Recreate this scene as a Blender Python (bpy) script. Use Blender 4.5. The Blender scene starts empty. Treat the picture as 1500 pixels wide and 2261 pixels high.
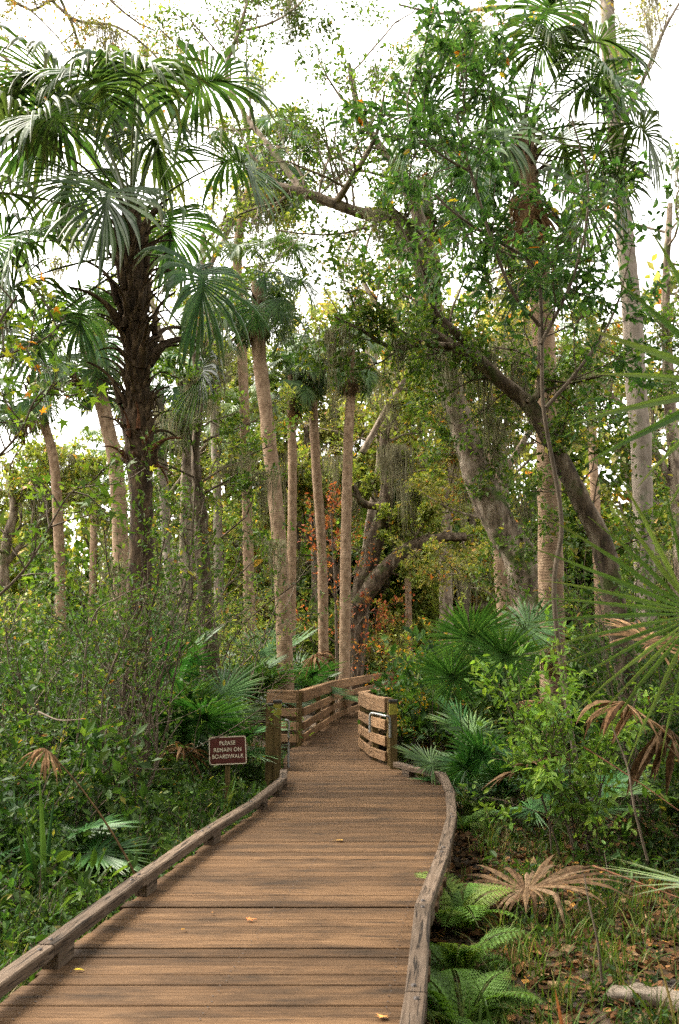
import bpy, math, random
import numpy as np
from mathutils import Vector, Matrix

R_ = math.radians
sc = bpy.context.scene
COL = sc.collection

# ------------------------------------------------------------------ camera
FPX, CX, CY, HOR, EYE = 2200.0, 750.0, 1130.5, 1445.0, 1.55
PITCH = math.atan((HOR - CY) / FPX)
cam_d = bpy.data.cameras.new("camera")
cam = bpy.data.objects.new("camera", cam_d)
COL.objects.link(cam)
cam.location = (0, 0, EYE)
cam.rotation_euler = (math.pi / 2 + PITCH, 0, 0)
cam_d.sensor_fit = 'VERTICAL'
cam_d.sensor_height = 36.0
cam_d.lens = FPX / 2261.0 * 36.0
cam_d.clip_start = 0.05
cam_d.clip_end = 1000
cam_d.dof.use_dof = True
cam_d.dof.focus_distance = 12.0
cam_d.dof.aperture_fstop = 5.6
sc.camera = cam

# ------------------------------------------------------------------ sky, sun, exposure
SUN_EL, SUN_AZ = R_(56), R_(292)      # azimuth clockwise from +Y: behind the camera, to the left
world = bpy.data.worlds.new("World")
sc.world = world
world.use_nodes = True
nt = world.node_tree
nt.nodes.clear()
sky = nt.nodes.new('ShaderNodeTexSky')
sky.sky_type = 'NISHITA'
sky.sun_disc = False
sky.sun_elevation = SUN_EL
sky.sun_rotation = SUN_AZ
sky.air_density = 1.0
sky.dust_density = 4.0
hs = nt.nodes.new('ShaderNodeHueSaturation')      # overcast: the blue is veiled by cloud
hs.inputs['Saturation'].default_value = 0.16
hs.inputs['Value'].default_value = 1.0
bg = nt.nodes.new('ShaderNodeBackground')
bg.inputs['Strength'].default_value = 0.15
wo = nt.nodes.new('ShaderNodeOutputWorld')
nt.links.new(sky.outputs[0], hs.inputs['Color'])
cl = nt.nodes.new('ShaderNodeVectorMath'); cl.operation = 'MULTIPLY'
cl.inputs[1].default_value = (1.05, 1.0, 0.92)      # the cloud cover is a little warm
nt.links.new(hs.outputs[0], cl.inputs[0])
nt.links.new(cl.outputs[0], bg.inputs['Color'])
nt.links.new(bg.outputs[0], wo.inputs['Surface'])
sun_d = bpy.data.lights.new("sun", 'SUN')
sun_d.energy = 0.9
sun_d.angle = R_(24)
sun_d.color = (1.0, 0.92, 0.78)
sun = bpy.data.objects.new("sun", sun_d)
COL.objects.link(sun)
sd = Vector((math.sin(SUN_AZ) * math.cos(SUN_EL), math.cos(SUN_AZ) * math.cos(SUN_EL), math.sin(SUN_EL)))
sun.rotation_euler = sd.to_track_quat('Z', 'Y').to_euler()
sun.location = (0, 0, 30)
vs = sc.view_settings
vs.view_transform = 'Standard'
vs.look = 'None'
vs.exposure = 2.85
vs.gamma = 1.0
sc.render.engine = 'CYCLES'
sc.cycles.use_denoising = False      # fine foliage stays crisp, the grain is like the film's
sc.cycles.max_bounces = 6
sc.cycles.diffuse_bounces = 3
sc.cycles.glossy_bounces = 2
sc.cycles.transmission_bounces = 3
sc.cycles.volume_bounces = 0
sc.cycles.transparent_max_bounces = 4
sc.cycles.caustics_reflective = False
sc.cycles.caustics_refractive = False

# ------------------------------------------------------------------ geometry helpers
cP, sP = math.cos(PITCH), math.sin(PITCH)

def ray(px, py):
    a, b = px - CX, CY - py
    return np.array([a, FPX * cP - b * sP, FPX * sP + b * cP])

def at(px, py, Y):
    """point seen at photograph pixel (px, py) standing Y metres ahead"""
    d = ray(px, py)
    return np.array([0, 0, EYE]) + d * (Y / d[1])

def atz(px, py, z):
    d = ray(px, py)
    return np.array([0, 0, EYE]) + d * ((z - EYE) / d[2])

def norm(v):
    v = np.asarray(v, float)
    return v / (np.linalg.norm(v, axis=-1, keepdims=True) + 1e-12)

GZ = -0.38
def ground_z(x, y):
    x = np.asarray(x, float); y = np.asarray(y, float)
    return GZ + 0.06 * np.sin(x * 0.9 + 1.3) * np.cos(y * 0.7) + 0.04 * np.sin(x * 2.3 + y * 1.7) + 0.012 * np.clip(np.abs(x) - 3, 0, 40)

def on_ground(px, Y):
    x = (at(px, HOR, Y))[0]
    return np.array([x, Y, float(ground_z(x, Y))])

def build(name, parts, mats, smooth=True, col=True):
    """parts: list of (V, F, C, mat index) -> one mesh datablock"""
    me = bpy.data.meshes.new(name)
    V = np.concatenate([p[0] for p in parts]).astype(np.float32)
    loops, totals, mi = [], [], []
    off = 0
    for v, f, c, m in parts:
        f = np.asarray(f)
        loops.append((f + off).ravel())
        totals.append(np.full(len(f), f.shape[1], np.int32))
        mi.append(np.full(len(f), m, np.int32))
        off += len(v)
    loops = np.concatenate(loops).astype(np.int32)
    totals = np.concatenate(totals)
    mi = np.concatenate(mi)
    starts = np.zeros(len(totals), np.int32)
    starts[1:] = np.cumsum(totals)[:-1]
    me.vertices.add(len(V)); me.vertices.foreach_set('co', V.ravel())
    me.loops.add(len(loops)); me.loops.foreach_set('vertex_index', loops)
    me.polygons.add(len(totals))
    me.polygons.foreach_set('loop_start', starts)
    me.polygons.foreach_set('loop_total', totals)
    me.polygons.foreach_set('material_index', mi)
    me.polygons.foreach_set('use_smooth', np.full(len(totals), smooth))
    if col:
        C = np.ones((len(V), 4), np.float32)
        o = 0
        for v, f, c, m in parts:
            if c is not None:
                C[o:o + len(v), :3] = c
            o += len(v)
        a = me.attributes.new('Col', 'FLOAT_COLOR', 'POINT')
        a.data.foreach_set('color', C.ravel())
    for m in (mats if isinstance(mats, (list, tuple)) else [mats]):
        me.materials.append(m)
    me.update(calc_edges=True)
    me.validate()
    return me

def obj(name, me, parent=None, loc=None):
    o = bpy.data.objects.new(name, me)
    COL.objects.link(o)
    if parent is not None:
        o.parent = parent
    if loc is not None:
        o.location = loc
    return o

def tag(o, label, cat, group=None):
    o['label'] = label
    o['category'] = cat
    if group:
        o['group'] = group
    return o

def thing(name, label, cat, loc=(0, 0, 0), group=None):
    o = bpy.data.objects.new(name, None)
    o.empty_display_size = 0.1
    COL.objects.link(o)
    o.location = [float(v) for v in loc]
    return tag(o, label, cat, group)

def kind(o, k):
    o['kind'] = k
    return o

def tube(pts, radii, sides=8, noise=0.0, rng=None, cap=True):
    pts = np.asarray(pts, float); radii = np.asarray(radii, float)
    n = len(pts)
    t = np.gradient(pts, axis=0)
    t = norm(t)
    ref = np.array([0.0, 0, 1]) if abs(t[0][2]) < 0.9 else np.array([1.0, 0, 0])
    u = norm(np.cross(t, ref)); v = np.cross(t, u)
    a = np.arange(sides) * 2 * math.pi / sides
    rr = radii[:, None] * np.ones((n, sides))
    if noise:
        rr = rr * (1 + noise * rng.normal(0, 1, (n, sides)))
    V = pts[:, None, :] + rr[..., None] * (np.cos(a)[None, :, None] * u[:, None, :] + np.sin(a)[None, :, None] * v[:, None, :])
    V = V.reshape(-1, 3)
    i = np.arange(n - 1)[:, None] * sides; j = np.arange(sides)[None, :]; k = (j + 1) % sides
    F = np.stack([i + j, i + k, i + sides + k, i + sides + j], -1).reshape(-1, 4)
    return V, F

def trunk_tube(pts, radii, rng, sides=30, ridge=.05, knots=5):
    n = len(pts)
    V, F = tube(pts, np.ones(n), sides)
    pts = np.asarray(pts); D = V.reshape(n, sides, 3) - pts[:, None, :]
    ang = np.arange(sides) * 2 * math.pi / sides
    t = np.linspace(0, 1, n)[:, None]
    Ln = np.linalg.norm(pts[-1] - pts[0])
    f = np.ones((n, sides))
    for k in (3, 5, 8, 13):
        f += ridge * (1.2 / k ** .35) * np.sin(k * ang[None] + rng.uniform(0, 6.28) + rng.uniform(-4, 4) * t + 1.2 * np.sin(t * Ln * rng.uniform(1, 3) + rng.uniform(0, 6)))
    f += .035 * rng.normal(0, 1, (n, sides))
    for k in range(knots):
        i, j, s = rng.random(), rng.uniform(0, 6.28), rng.uniform(.12, .4)
        f += s * np.exp(-(((t - i) * Ln / .18) ** 2) - (((ang[None] - j + math.pi) % (2 * math.pi) - math.pi) / .45) ** 2)
    V = pts[:, None, :] + D * (np.asarray(radii)[:, None] * f)[..., None]
    return V.reshape(-1, 3), F

def spline(pts, m):
    """smooth resample of a polyline to m points (Catmull-Rom)"""
    P = np.asarray(pts, float)
    n = len(P)
    Q = np.vstack([2 * P[0] - P[1], P, 2 * P[-1] - P[-2]])
    out = []
    for s in np.linspace(0, n - 1 - 1e-6, m):
        i = int(s); t = s - i
        p0, p1, p2, p3 = Q[i], Q[i + 1], Q[i + 2], Q[i + 3]
        out.append(0.5 * (2 * p1 + (p2 - p0) * t + (2 * p0 - 5 * p1 + 4 * p2 - p3) * t * t + (3 * p1 - p0 - 3 * p2 + p3) * t ** 3))
    return np.array(out)

def box(x0, x1, y0, y1, z0, z1):
    V = np.array([[x0, y0, z0], [x1, y0, z0], [x1, y1, z0], [x0, y1, z0], [x0, y0, z1], [x1, y0, z1], [x1, y1, z1], [x0, y1, z1]], float)
    F = np.array([[0, 3, 2, 1], [4, 5, 6, 7], [0, 1, 5, 4], [1, 2, 6, 5], [2, 3, 7, 6], [3, 0, 4, 7]])
    return V, F

def beam(p, q, w, h, bev=0.006, wig=None):
    """timber from p to q (points on its underside centre line), local frame: X along; chamfered on its long edges"""
    p = np.asarray(p, float); q = np.asarray(q, float)
    L = np.linalg.norm(q - p)
    prof = np.array([[-w/2, 0], [w/2, 0], [w/2, h - bev], [w/2 - bev, h], [-w/2 + bev, h], [-w/2, h - bev]])
    k = len(prof)
    xs = np.linspace(0, L, 2)
    V = np.array([[x, a, b] for x in xs for a, b in prof])
    F4 = [[j, (j + 1) % k, k + (j + 1) % k, k + j] for j in range(k)]
    F6 = np.array([list(range(k))[::-1], list(range(k, 2 * k))])
    d = (q - p) / L
    M = Matrix(((d[0], -d[1], 0, p[0]), (d[1], d[0], 0, p[1]), (d[2], 0, 1, p[2]), (0, 0, 0, 1)))
    return V, np.array(F4), F6, M, L

def timber(name, p, q, w, h, mat, parent=None, bev=0.006):
    V, F4, F6, M, L = beam(p, q, w, h, bev)
    me = build(name, [(V, F4, None, 0), (np.zeros((0, 3)), np.zeros((0, 4), int), None, 0)] if False else [(V, F4, None, 0), (V.copy(), F6, None, 0)], mat, smooth=False, col=False)
    o = obj(name, me, parent)
    if parent is not None:
        M = Matrix.Translation(-parent.location) @ M
    o.matrix_local = M
    return o

# ------------------------------------------------------------------ materials
def new_mat(name):
    m = bpy.data.materials.new(name)
    m.use_nodes = True
    m.node_tree.nodes.clear()
    return m, m.node_tree.nodes, m.node_tree.links

def N(nodes, kind_, **kw):
    n = nodes.new(kind_)
    for k, v in kw.items():
        if k in ('operation', 'blend_type', 'data_type', 'attribute_name', 'noise_dimensions', 'wave_type', 'bands_direction', 'feature', 'interpolation_type'):
            setattr(n, k, v)
        else:
            n.inputs[k.replace('_', ' ')].default_value = v
    return n

def leaf_mat(name, rough=0.45, transl=0.3, spec=0.4, tint=(1.25, 1.3, 0.55), vary=0.0, nscale=3.0, nlo=0.7, nhi=1.3):
    m, n, l = new_mat(name)
    at_ = N(n, 'ShaderNodeAttribute', attribute_name='Col')
    no = N(n, 'ShaderNodeTexNoise'); no.inputs['Scale'].default_value = nscale; no.inputs['Detail'].default_value = 3
    geo = n.new('ShaderNodeNewGeometry')
    l.new(geo.outputs['Position'], no.inputs['Vector'])
    mr = n.new('ShaderNodeMapRange')
    mr.inputs['From Min'].default_value = 0.3; mr.inputs['From Max'].default_value = 0.7
    mr.inputs['To Min'].default_value = nlo; mr.inputs['To Max'].default_value = nhi
    l.new(no.outputs['Fac'], mr.inputs['Value'])
    mul = N(n, 'ShaderNodeVectorMath', operation='SCALE')
    l.new(at_.outputs['Color'], mul.inputs[0]); l.new(mr.outputs[0], mul.inputs['Scale'])
    if vary:
        oi = n.new('ShaderNodeObjectInfo')
        m2 = n.new('ShaderNodeMapRange'); m2.inputs['To Min'].default_value = 1 - vary; m2.inputs['To Max'].default_value = 1 + vary
        l.new(oi.outputs['Random'], m2.inputs['Value'])
        mm = N(n, 'ShaderNodeMath', operation='MULTIPLY'); l.new(mr.outputs[0], mm.inputs[0]); l.new(m2.outputs[0], mm.inputs[1])
        l.new(mm.outputs[0], mul.inputs['Scale'])
        hv = n.new('ShaderNodeHueSaturation')
        m3 = n.new('ShaderNodeMapRange'); m3.inputs['To Min'].default_value = .47; m3.inputs['To Max'].default_value = .52
        wn = N(n, 'ShaderNodeTexWhiteNoise', noise_dimensions='1D'); l.new(oi.outputs['Random'], wn.inputs['W'])
        l.new(wn.outputs['Value'], m3.inputs['Value']); l.new(m3.outputs[0], hv.inputs['Hue'])
        l.new(at_.outputs['Color'], hv.inputs['Color']); l.new(hv.outputs[0], mul.inputs[0])
    p = n.new('ShaderNodeBsdfPrincipled')
    p.inputs['Roughness'].default_value = rough
    p.inputs['Specular IOR Level'].default_value = spec
    l.new(mul.outputs[0], p.inputs['Base Color'])
    t = n.new('ShaderNodeBsdfTranslucent')
    tm = N(n, 'ShaderNodeVectorMath', operation='MULTIPLY')
    tm.inputs[1].default_value = tint
    l.new(mul.outputs[0], tm.inputs[0]); l.new(tm.outputs[0], t.inputs['Color'])
    mx = n.new('ShaderNodeMixShader'); mx.inputs[0].default_value = transl
    l.new(p.outputs[0], mx.inputs[1]); l.new(t.outputs[0], mx.inputs[2])
    o = n.new('ShaderNodeOutputMaterial'); l.new(mx.outputs[0], o.inputs['Surface'])
    return m

def ramp(n, stops):
    r = n.new('ShaderNodeValToRGB')
    e = r.color_ramp.elements
    while len(e) < len(stops):
        e.new(0.5)
    for i, (p, c) in enumerate(stops):
        e[i].position = p; e[i].color = (*c, 1)
    return r

def bark_mat(name, stops, scale=6.0, stretch=(1, 1, 0.25), bump=0.6, patch=None, patch_scale=1.5, patch_at=(0.52, 0.62), rough=0.9, rings=False):
    m, n, l = new_mat(name)
    tc = n.new('ShaderNodeTexCoord')
    mp = n.new('ShaderNodeMapping'); mp.inputs['Scale'].default_value = stretch
    l.new(tc.outputs['Object'], mp.inputs['Vector'])
    no = N(n, 'ShaderNodeTexNoise', Scale=scale, Detail=8.0, Roughness=0.65)
    l.new(mp.outputs[0], no.inputs['Vector'])
    rp = ramp(n, stops); l.new(no.outputs['Fac'], rp.inputs[0])
    colr = rp.outputs[0]; hgt = no.outputs['Fac']
    if rings:
        w = N(n, 'ShaderNodeTexWave', wave_type='BANDS', bands_direction='Z', Scale=7.5, Distortion=3.5, Detail=3.0, Detail_Scale=2.0)
        l.new(tc.outputs['Object'], w.inputs['Vector'])
        mr = n.new('ShaderNodeMapRange'); mr.inputs['To Min'].default_value = 0.90; mr.inputs['To Max'].default_value = 1.04
        l.new(w.outputs['Fac'], mr.inputs['Value'])
        sc_ = N(n, 'ShaderNodeVectorMath', operation='SCALE')
        l.new(colr, sc_.inputs[0]); l.new(mr.outputs[0], sc_.inputs['Scale'])
        colr = sc_.outputs[0]
        ad = N(n, 'ShaderNodeMath', operation='ADD')
        wm = N(n, 'ShaderNodeMath', operation='MULTIPLY'); wm.inputs[1].default_value = 0.1; l.new(w.outputs['Fac'], wm.inputs[0])
        l.new(no.outputs['Fac'], ad.inputs[0]); l.new(wm.outputs[0], ad.inputs[1])
        hgt = ad.outputs[0]
    if patch:
        n2 = N(n, 'ShaderNodeTexNoise', Scale=patch_scale, Detail=6.0, Roughness=0.6)
        l.new(tc.outputs['Object'], n2.inputs['Vector'])
        r2 = ramp(n, [(patch_at[0], (0, 0, 0)), (patch_at[1], (1, 1, 1))]); l.new(n2.outputs['Fac'], r2.inputs[0])
        mx = n.new('ShaderNodeMix'); mx.data_type = 'RGBA'
        l.new(r2.outputs[0], mx.inputs[0]); l.new(colr, mx.inputs[6]); mx.inputs[7].default_value = (*patch, 1)
        colr = mx.outputs[2]
    b = n.new('ShaderNodeBump'); b.inputs['Strength'].default_value = bump; b.inputs['Distance'].default_value = 0.03
    l.new(hgt, b.inputs['Height'])
    p = n.new('ShaderNodeBsdfPrincipled'); p.inputs['Roughness'].default_value = rough
    p.inputs['Specular IOR Level'].default_value = 0.2
    l.new(colr, p.inputs['Base Color']); l.new(b.outputs[0], p.inputs['Normal'])
    o = n.new('ShaderNodeOutputMaterial'); l.new(p.outputs[0], o.inputs['Surface'])
    return m

def plank_mat(name, stops, stain=(0.035, 0.025, 0.018), grain=(3, 60, 60), vary=0.35, stain_amt=0.75, edge=None, rough=0.75, cracks=0.0):
    m, n, l = new_mat(name)
    tc = n.new('ShaderNodeTexCoord'); oi = n.new('ShaderNodeObjectInfo')
    off = N(n, 'ShaderNodeVectorMath', operation='SCALE'); off.inputs[0].default_value = (13.1, 7.7, 3.3); 
    l.new(oi.outputs['Random'], off.inputs['Scale'])
    ad = N(n, 'ShaderNodeVectorMath', operation='ADD')
    l.new(tc.outputs['Object'], ad.inputs[0]); l.new(off.outputs[0], ad.inputs[1])
    mp = n.new('ShaderNodeMapping'); mp.inputs['Scale'].default_value = grain
    l.new(ad.outputs[0], mp.inputs['Vector'])
    no = N(n, 'ShaderNodeTexNoise', Scale=1.0, Detail=7.0, Roughness=0.62, Distortion=0.4); l.new(mp.outputs[0], no.inputs['Vector'])
    rp = ramp(n, stops); l.new(no.outputs['Fac'], rp.inputs[0])
    # board to board variation
    mr = n.new('ShaderNodeMapRange'); mr.inputs['To Min'].default_value = 1 - vary; mr.inputs['To Max'].default_value = 1 + vary * 0.6
    l.new(oi.outputs['Random'], mr.inputs['Value'])
    s = N(n, 'ShaderNodeVectorMath', operation='SCALE'); l.new(rp.outputs[0], s.inputs[0]); l.new(mr.outputs[0], s.inputs['Scale'])
    # damp stains and foot wear, laid over several boards (world position)
    geo = n.new('ShaderNodeNewGeometry')
    m2 = n.new('ShaderNodeMapping'); m2.inputs['Scale'].default_value = (1.3, 3.4, 2.0); l.new(geo.outputs['Position'], m2.inputs['Vector'])
    n2 = N(n, 'ShaderNodeTexNoise', Scale=1.3, Detail=6.0, Roughness=0.65); l.new(m2.outputs[0], n2.inputs['Vector'])
    r2 = ramp(n, [(0.47, (0, 0, 0)), (0.72, (1, 1, 1))]); l.new(n2.outputs['Fac'], r2.inputs[0])
    # short dark streaks along the grain
    m3 = n.new('ShaderNodeMapping'); m3.inputs['Scale'].default_value = (grain[0] * 0.9, grain[1] * 0.35, grain[2] * 0.35); l.new(ad.outputs[0], m3.inputs['Vector'])
    n3 = N(n, 'ShaderNodeTexNoise', Scale=1.0, Detail=4.0, Roughness=0.5); l.new(m3.outputs[0], n3.inputs['Vector'])
    r3 = ramp(n, [(0.60, (0, 0, 0)), (0.74, (1, 1, 1))]); l.new(n3.outputs['Fac'], r3.inputs[0])
    mxx = N(n, 'ShaderNodeMath', operation='MAXIMUM'); l.new(r2.outputs[0], mxx.inputs[0]); l.new(r3.outputs[0], mxx.inputs[1])
    am = N(n, 'ShaderNodeMath', operation='MULTIPLY'); am.inputs[1].default_value = stain_amt; l.new(mxx.outputs[0], am.inputs[0])
    mx = n.new('ShaderNodeMix'); mx.data_type = 'RGBA'
    l.new(am.outputs[0], mx.inputs[0]); l.new(s.outputs[0], mx.inputs[6]); mx.inputs[7].default_value = (*stain, 1)
    colr = mx.outputs[2]
    hsum = no.outputs['Fac']
    if cracks:
        m4 = n.new('ShaderNodeMapping'); m4.inputs['Scale'].default_value = (2.2, 55, 55); l.new(ad.outputs[0], m4.inputs['Vector'])
        n4 = N(n, 'ShaderNodeTexNoise', Scale=1.0, Detail=2.0, Distortion=1.2); l.new(m4.outputs[0], n4.inputs['Vector'])
        r4 = ramp(n, [(0.36, (0, 0, 0)), (0.43, (1, 1, 1))]); l.new(n4.outputs['Fac'], r4.inputs[0])
        mc = n.new('ShaderNodeMix'); mc.data_type = 'RGBA'; mc.blend_type = 'MULTIPLY'; mc.inputs[0].default_value = cracks
        l.new(colr, mc.inputs[6]); l.new(r4.outputs[0], mc.inputs[7]); colr = mc.outputs[2]
        a4 = N(n, 'ShaderNodeMath', operation='ADD'); l.new(no.outputs['Fac'], a4.inputs[0]); l.new(r4.outputs[0], a4.inputs[1]); hsum = a4.outputs[0]
    b = n.new('ShaderNodeBump'); b.inputs['Strength'].default_value = 0.5; b.inputs['Distance'].default_value = 0.004
    l.new(hsum, b.inputs['Height'])
    p = n.new('ShaderNodeBsdfPrincipled'); p.inputs['Roughness'].default_value = rough; p.inputs['Specular IOR Level'].default_value = 0.10
    l.new(colr, p.inputs['Base Color']); l.new(b.outputs[0], p.inputs['Normal'])
    o = n.new('ShaderNodeOutputMaterial'); l.new(p.outputs[0], o.inputs['Surface'])
    return m

def plain_mat(name, c, rough=0.6, metal=0.0, noise=0.15, scale=20):
    m, n, l = new_mat(name)
    tc = n.new('ShaderNodeTexCoord')
    no = N(n, 'ShaderNodeTexNoise', Scale=scale, Detail=5.0); l.new(tc.outputs['Object'], no.inputs['Vector'])
    rp = ramp(n, [(0.3, tuple(x * (1 - noise) for x in c)), (0.7, tuple(min(1, x * (1 + noise)) for x in c))]); l.new(no.outputs['Fac'], rp.inputs[0])
    p = n.new('ShaderNodeBsdfPrincipled'); p.inputs['Roughness'].default_value = rough; p.inputs['Metallic'].default_value = metal
    l.new(rp.outputs[0], p.inputs['Base Color'])
    o = n.new('ShaderNodeOutputMaterial'); l.new(p.outputs[0], o.inputs['Surface'])
    return m

M_LEAF = leaf_mat("leaf", 0.5, 0.42, 0.14)
M_FROND = leaf_mat("palm_frond", 0.42, 0.25, 0.25, vary=.3)
M_DRY = leaf_mat("dry_leaf", 0.8, 0.15, 0.05, nscale=26.0, nlo=.45, nhi=1.35, tint= (1.1, 1.0, 0.8))
M_GRASS = leaf_mat("grass", 0.5, 0.35, 0.12)
M_MOSS = leaf_mat("spanish_moss", 0.9, 0.3, 0.1, (1.05, 1.05, 0.9))
M_OAK = bark_mat("oak_bark", [(0.34, (0.05, 0.037, 0.026)), (0.5, (0.19, 0.145, 0.105)), (0.68, (0.36, 0.30, 0.235))], 9, (1, 1, 0.3), 0.9, (0.06, 0.075, 0.02), 1.6, (0.54, 0.64))
M_DARKOAK = bark_mat("mossy_dark_bark", [(0.34, (0.018, 0.013, 0.008)), (0.5, (0.075, 0.053, 0.034)), (0.68, (0.20, 0.16, 0.115))], 9, (1, 1, 0.3), 0.9, (0.045, 0.055, 0.014), 2.6, (0.54, 0.66))
M_PALE = bark_mat("pale_bark", [(0.3, (0.09, 0.07, 0.052)), (0.55, (0.20, 0.165, 0.13)), (0.75, (0.29, 0.25, 0.205))], 7, (1, 1, 0.5), 0.5, (0.10, 0.11, 0.06), 2.5, (0.58, 0.70))
M_PALM = bark_mat("palm_trunk", [(0.3, (0.10, 0.062, 0.036)), (0.5, (0.22, 0.145, 0.09)), (0.72, (0.34, 0.245, 0.165))], 10, (1, 1, 0.6), 0.7, (0.12, 0.12, 0.05), 1.7, (0.60, 0.74), rings=True)
M_BOOT = bark_mat("palm_boot_fibre", [(0.32, (0.012, 0.008, 0.005)), (0.5, (0.05, 0.032, 0.018)), (0.68, (0.14, 0.095, 0.055))], 14, (1, 1, 0.3), 0.9)
M_REDBOOT = bark_mat("palm_red_fibre", [(0.3, (0.04, 0.018, 0.01)), (0.6, (0.13, 0.055, 0.025)), (0.8, (0.22, 0.11, 0.055))], 12, (1, 1, 0.3), 0.8)
M_TWIG = bark_mat("twig_bark", [(0.3, (0.045, 0.034, 0.022)), (0.7, (0.16, 0.125, 0.09))], 20, (1, 1, 0.3), 0.3)
M_PLANK = plank_mat("deck_wood", [(0.25, (0.036, 0.0195, 0.009)), (0.5, (0.084, 0.047, 0.0225)), (0.75, (0.134, 0.080, 0.041))], (0.014, 0.010, 0.0065), grain=(3.0, 48, 48), stain_amt=.9, vary=.42)
M_CURB = plank_mat("weathered_timber", [(0.25, (0.045, 0.030, 0.019)), (0.5, (0.10, 0.071, 0.049)), (0.75, (0.165, 0.124, 0.092))], (0.03, 0.024, 0.017), (4, 70, 70), 0.3, 0.45, cracks=0.8)
M_FENCE = plank_mat("fence_wood", [(0.25, (0.10, 0.055, 0.026)), (0.5, (0.22, 0.13, 0.068)), (0.75, (0.34, 0.225, 0.135))], (0.05, 0.035, 0.02), (3, 50, 50), 0.25, 0.55, cracks=0.4)
M_POST = plank_mat("treated_post", [(0.25, (0.06, 0.042, 0.016)), (0.5, (0.13, 0.09, 0.036)), (0.75, (0.22, 0.155, 0.07))], (0.03, 0.02, 0.01), (40, 40, 4), 0.15, 0.5)
M_JOIST = plank_mat("dark_joist", [(0.25, (0.03, 0.022, 0.015)), (0.7, (0.09, 0.065, 0.045))])
M_METAL = plain_mat("galvanised_tube", (0.30, 0.30, 0.29), 0.5, 0.6)
M_BOLT = plain_mat("rusty_bolt", (0.06, 0.05, 0.045), 0.6, 0.6)
M_YELLOW = plain_mat("yellow_reflector", (0.20, 0.18, 0.012), 0.6, 0, 0.25, 30)
M_CAP = plain_mat("dark_cap", (0.02, 0.018, 0.015), 0.6)
M_SIGN = plain_mat("sign_maroon", (0.075, 0.013, 0.009), 0.5, 0, 0.12, 8)
M_CREAM = plain_mat("sign_cream", (0.58, 0.50, 0.38), 0.5, 0, 0.1, 15)
M_LOG = bark_mat("bleached_log", [(0.3, (0.14, 0.11, 0.08)), (0.55, (0.15, 0.12, 0.09)), (0.75, (0.24, 0.205, 0.17))], 8, (0.3, 1, 1), 0.7)

def ground_mat():
    m, n, l = new_mat("forest_floor")
    geo = n.new('ShaderNodeNewGeometry')
    n1 = N(n, 'ShaderNodeTexNoise', Scale=0.8, Detail=6.0); l.new(geo.outputs['Position'], n1.inputs['Vector'])
    n2 = N(n, 'ShaderNodeTexVoronoi', Scale=22.0); l.new(geo.outputs['Position'], n2.inputs['Vector'])
    r2 = ramp(n, [(0.0, (0.018, 0.012, 0.007)), (0.35, (0.05, 0.03, 0.015)), (0.6, (0.10, 0.055, 0.025)), (0.85, (0.05, 0.045, 0.015)), (1.0, (0.14, 0.085, 0.04))])
    l.new(n2.outputs['Color'], r2.inputs[0])
    r1 = ramp(n, [(0.4, (0.45, 0.45, 0.45)), (0.6, (1, 1, 1))]); l.new(n1.outputs['Fac'], r1.inputs[0])
    mx = n.new('ShaderNodeMix'); mx.data_type = 'RGBA'; mx.blend_type = 'MULTIPLY'; mx.inputs[0].default_value = 1
    l.new(r2.outputs[0], mx.inputs[6]); l.new(r1.outputs[0], mx.inputs[7])
    b = n.new('ShaderNodeBump'); b.inputs['Strength'].default_value = 0.8; b.inputs['Distance'].default_value = 0.03
    l.new(n2.outputs['Distance'], b.inputs['Height'])
    p = n.new('ShaderNodeBsdfPrincipled'); p.inputs['Roughness'].default_value = 0.9
    l.new(mx.outputs[2], p.inputs['Base Color']); l.new(b.outputs[0], p.inputs['Normal'])
    o = n.new('ShaderNodeOutputMaterial'); l.new(p.outputs[0], o.inputs['Surface'])
    return m
M_GROUND = ground_mat()

# ------------------------------------------------------------------ ground
def make_ground():
    xs = np.concatenate([np.linspace(-400, -24, 14), np.linspace(-20, 20, 121), np.linspace(24, 400, 14)])
    ys = np.concatenate([np.linspace(-300, -8, 10), np.linspace(-6, 40, 139), np.linspace(44, 600, 18)])
    X, Y = np.meshgrid(xs, ys)
    Z = ground_z(X, Y)
    Z = np.where((np.abs(X) > 22) | (Y > 42), np.minimum(Z, GZ + 0.4), Z)
    V = np.stack([X, Y, Z], -1).reshape(-1, 3)
    nx, ny = len(xs), len(ys)
    i = np.arange(ny - 1)[:, None] * nx; j = np.arange(nx - 1)[None, :]
    F = np.stack([i + j, i + j + 1, i + nx + j + 1, i + nx + j], -1).reshape(-1, 4)
    kind(obj("ground", build("ground", [(V, F, None, 0)], M_GROUND)), 'structure')
make_ground()

# ------------------------------------------------------------------ boardwalk
CZ = 0.150                     # top of the kerb timbers above the deck
RC = [atz(*p, CZ) for p in [(907, 2261), (918, 2186), (934, 1992), (979, 1873), (998, 1798), (995, 1744), (977, 1704), (906, 1689), (875, 1681)]]
LC = [atz(*p, CZ) for p in [(0, 2152), (101, 2081), (301, 1934), (455, 1829), (560, 1766), (626, 1714), (627, 1697)]]
dR = RC[0] - RC[1]; RC = [RC[0] + dR / np.linalg.norm(dR) * 6.5] + [RC[0] + dR / np.linalg.norm(dR) * 2.2] + RC[1:]
dL = LC[0] - LC[1]; dL = dL / np.linalg.norm(dL); LC = [LC[0] + dL * np.array([0.35, 1, 0]) * 7.5, LC[0] + dL * 2.4] + LC[1:]
FL = [np.array(p) for p in [(-1.23, 17.75), (-0.67, 17.4), (-0.41, 20.6), (-0.15, 23.8), (1.10, 32.0), (2.05, 36.6), (4.2, 42.0)]]
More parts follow.
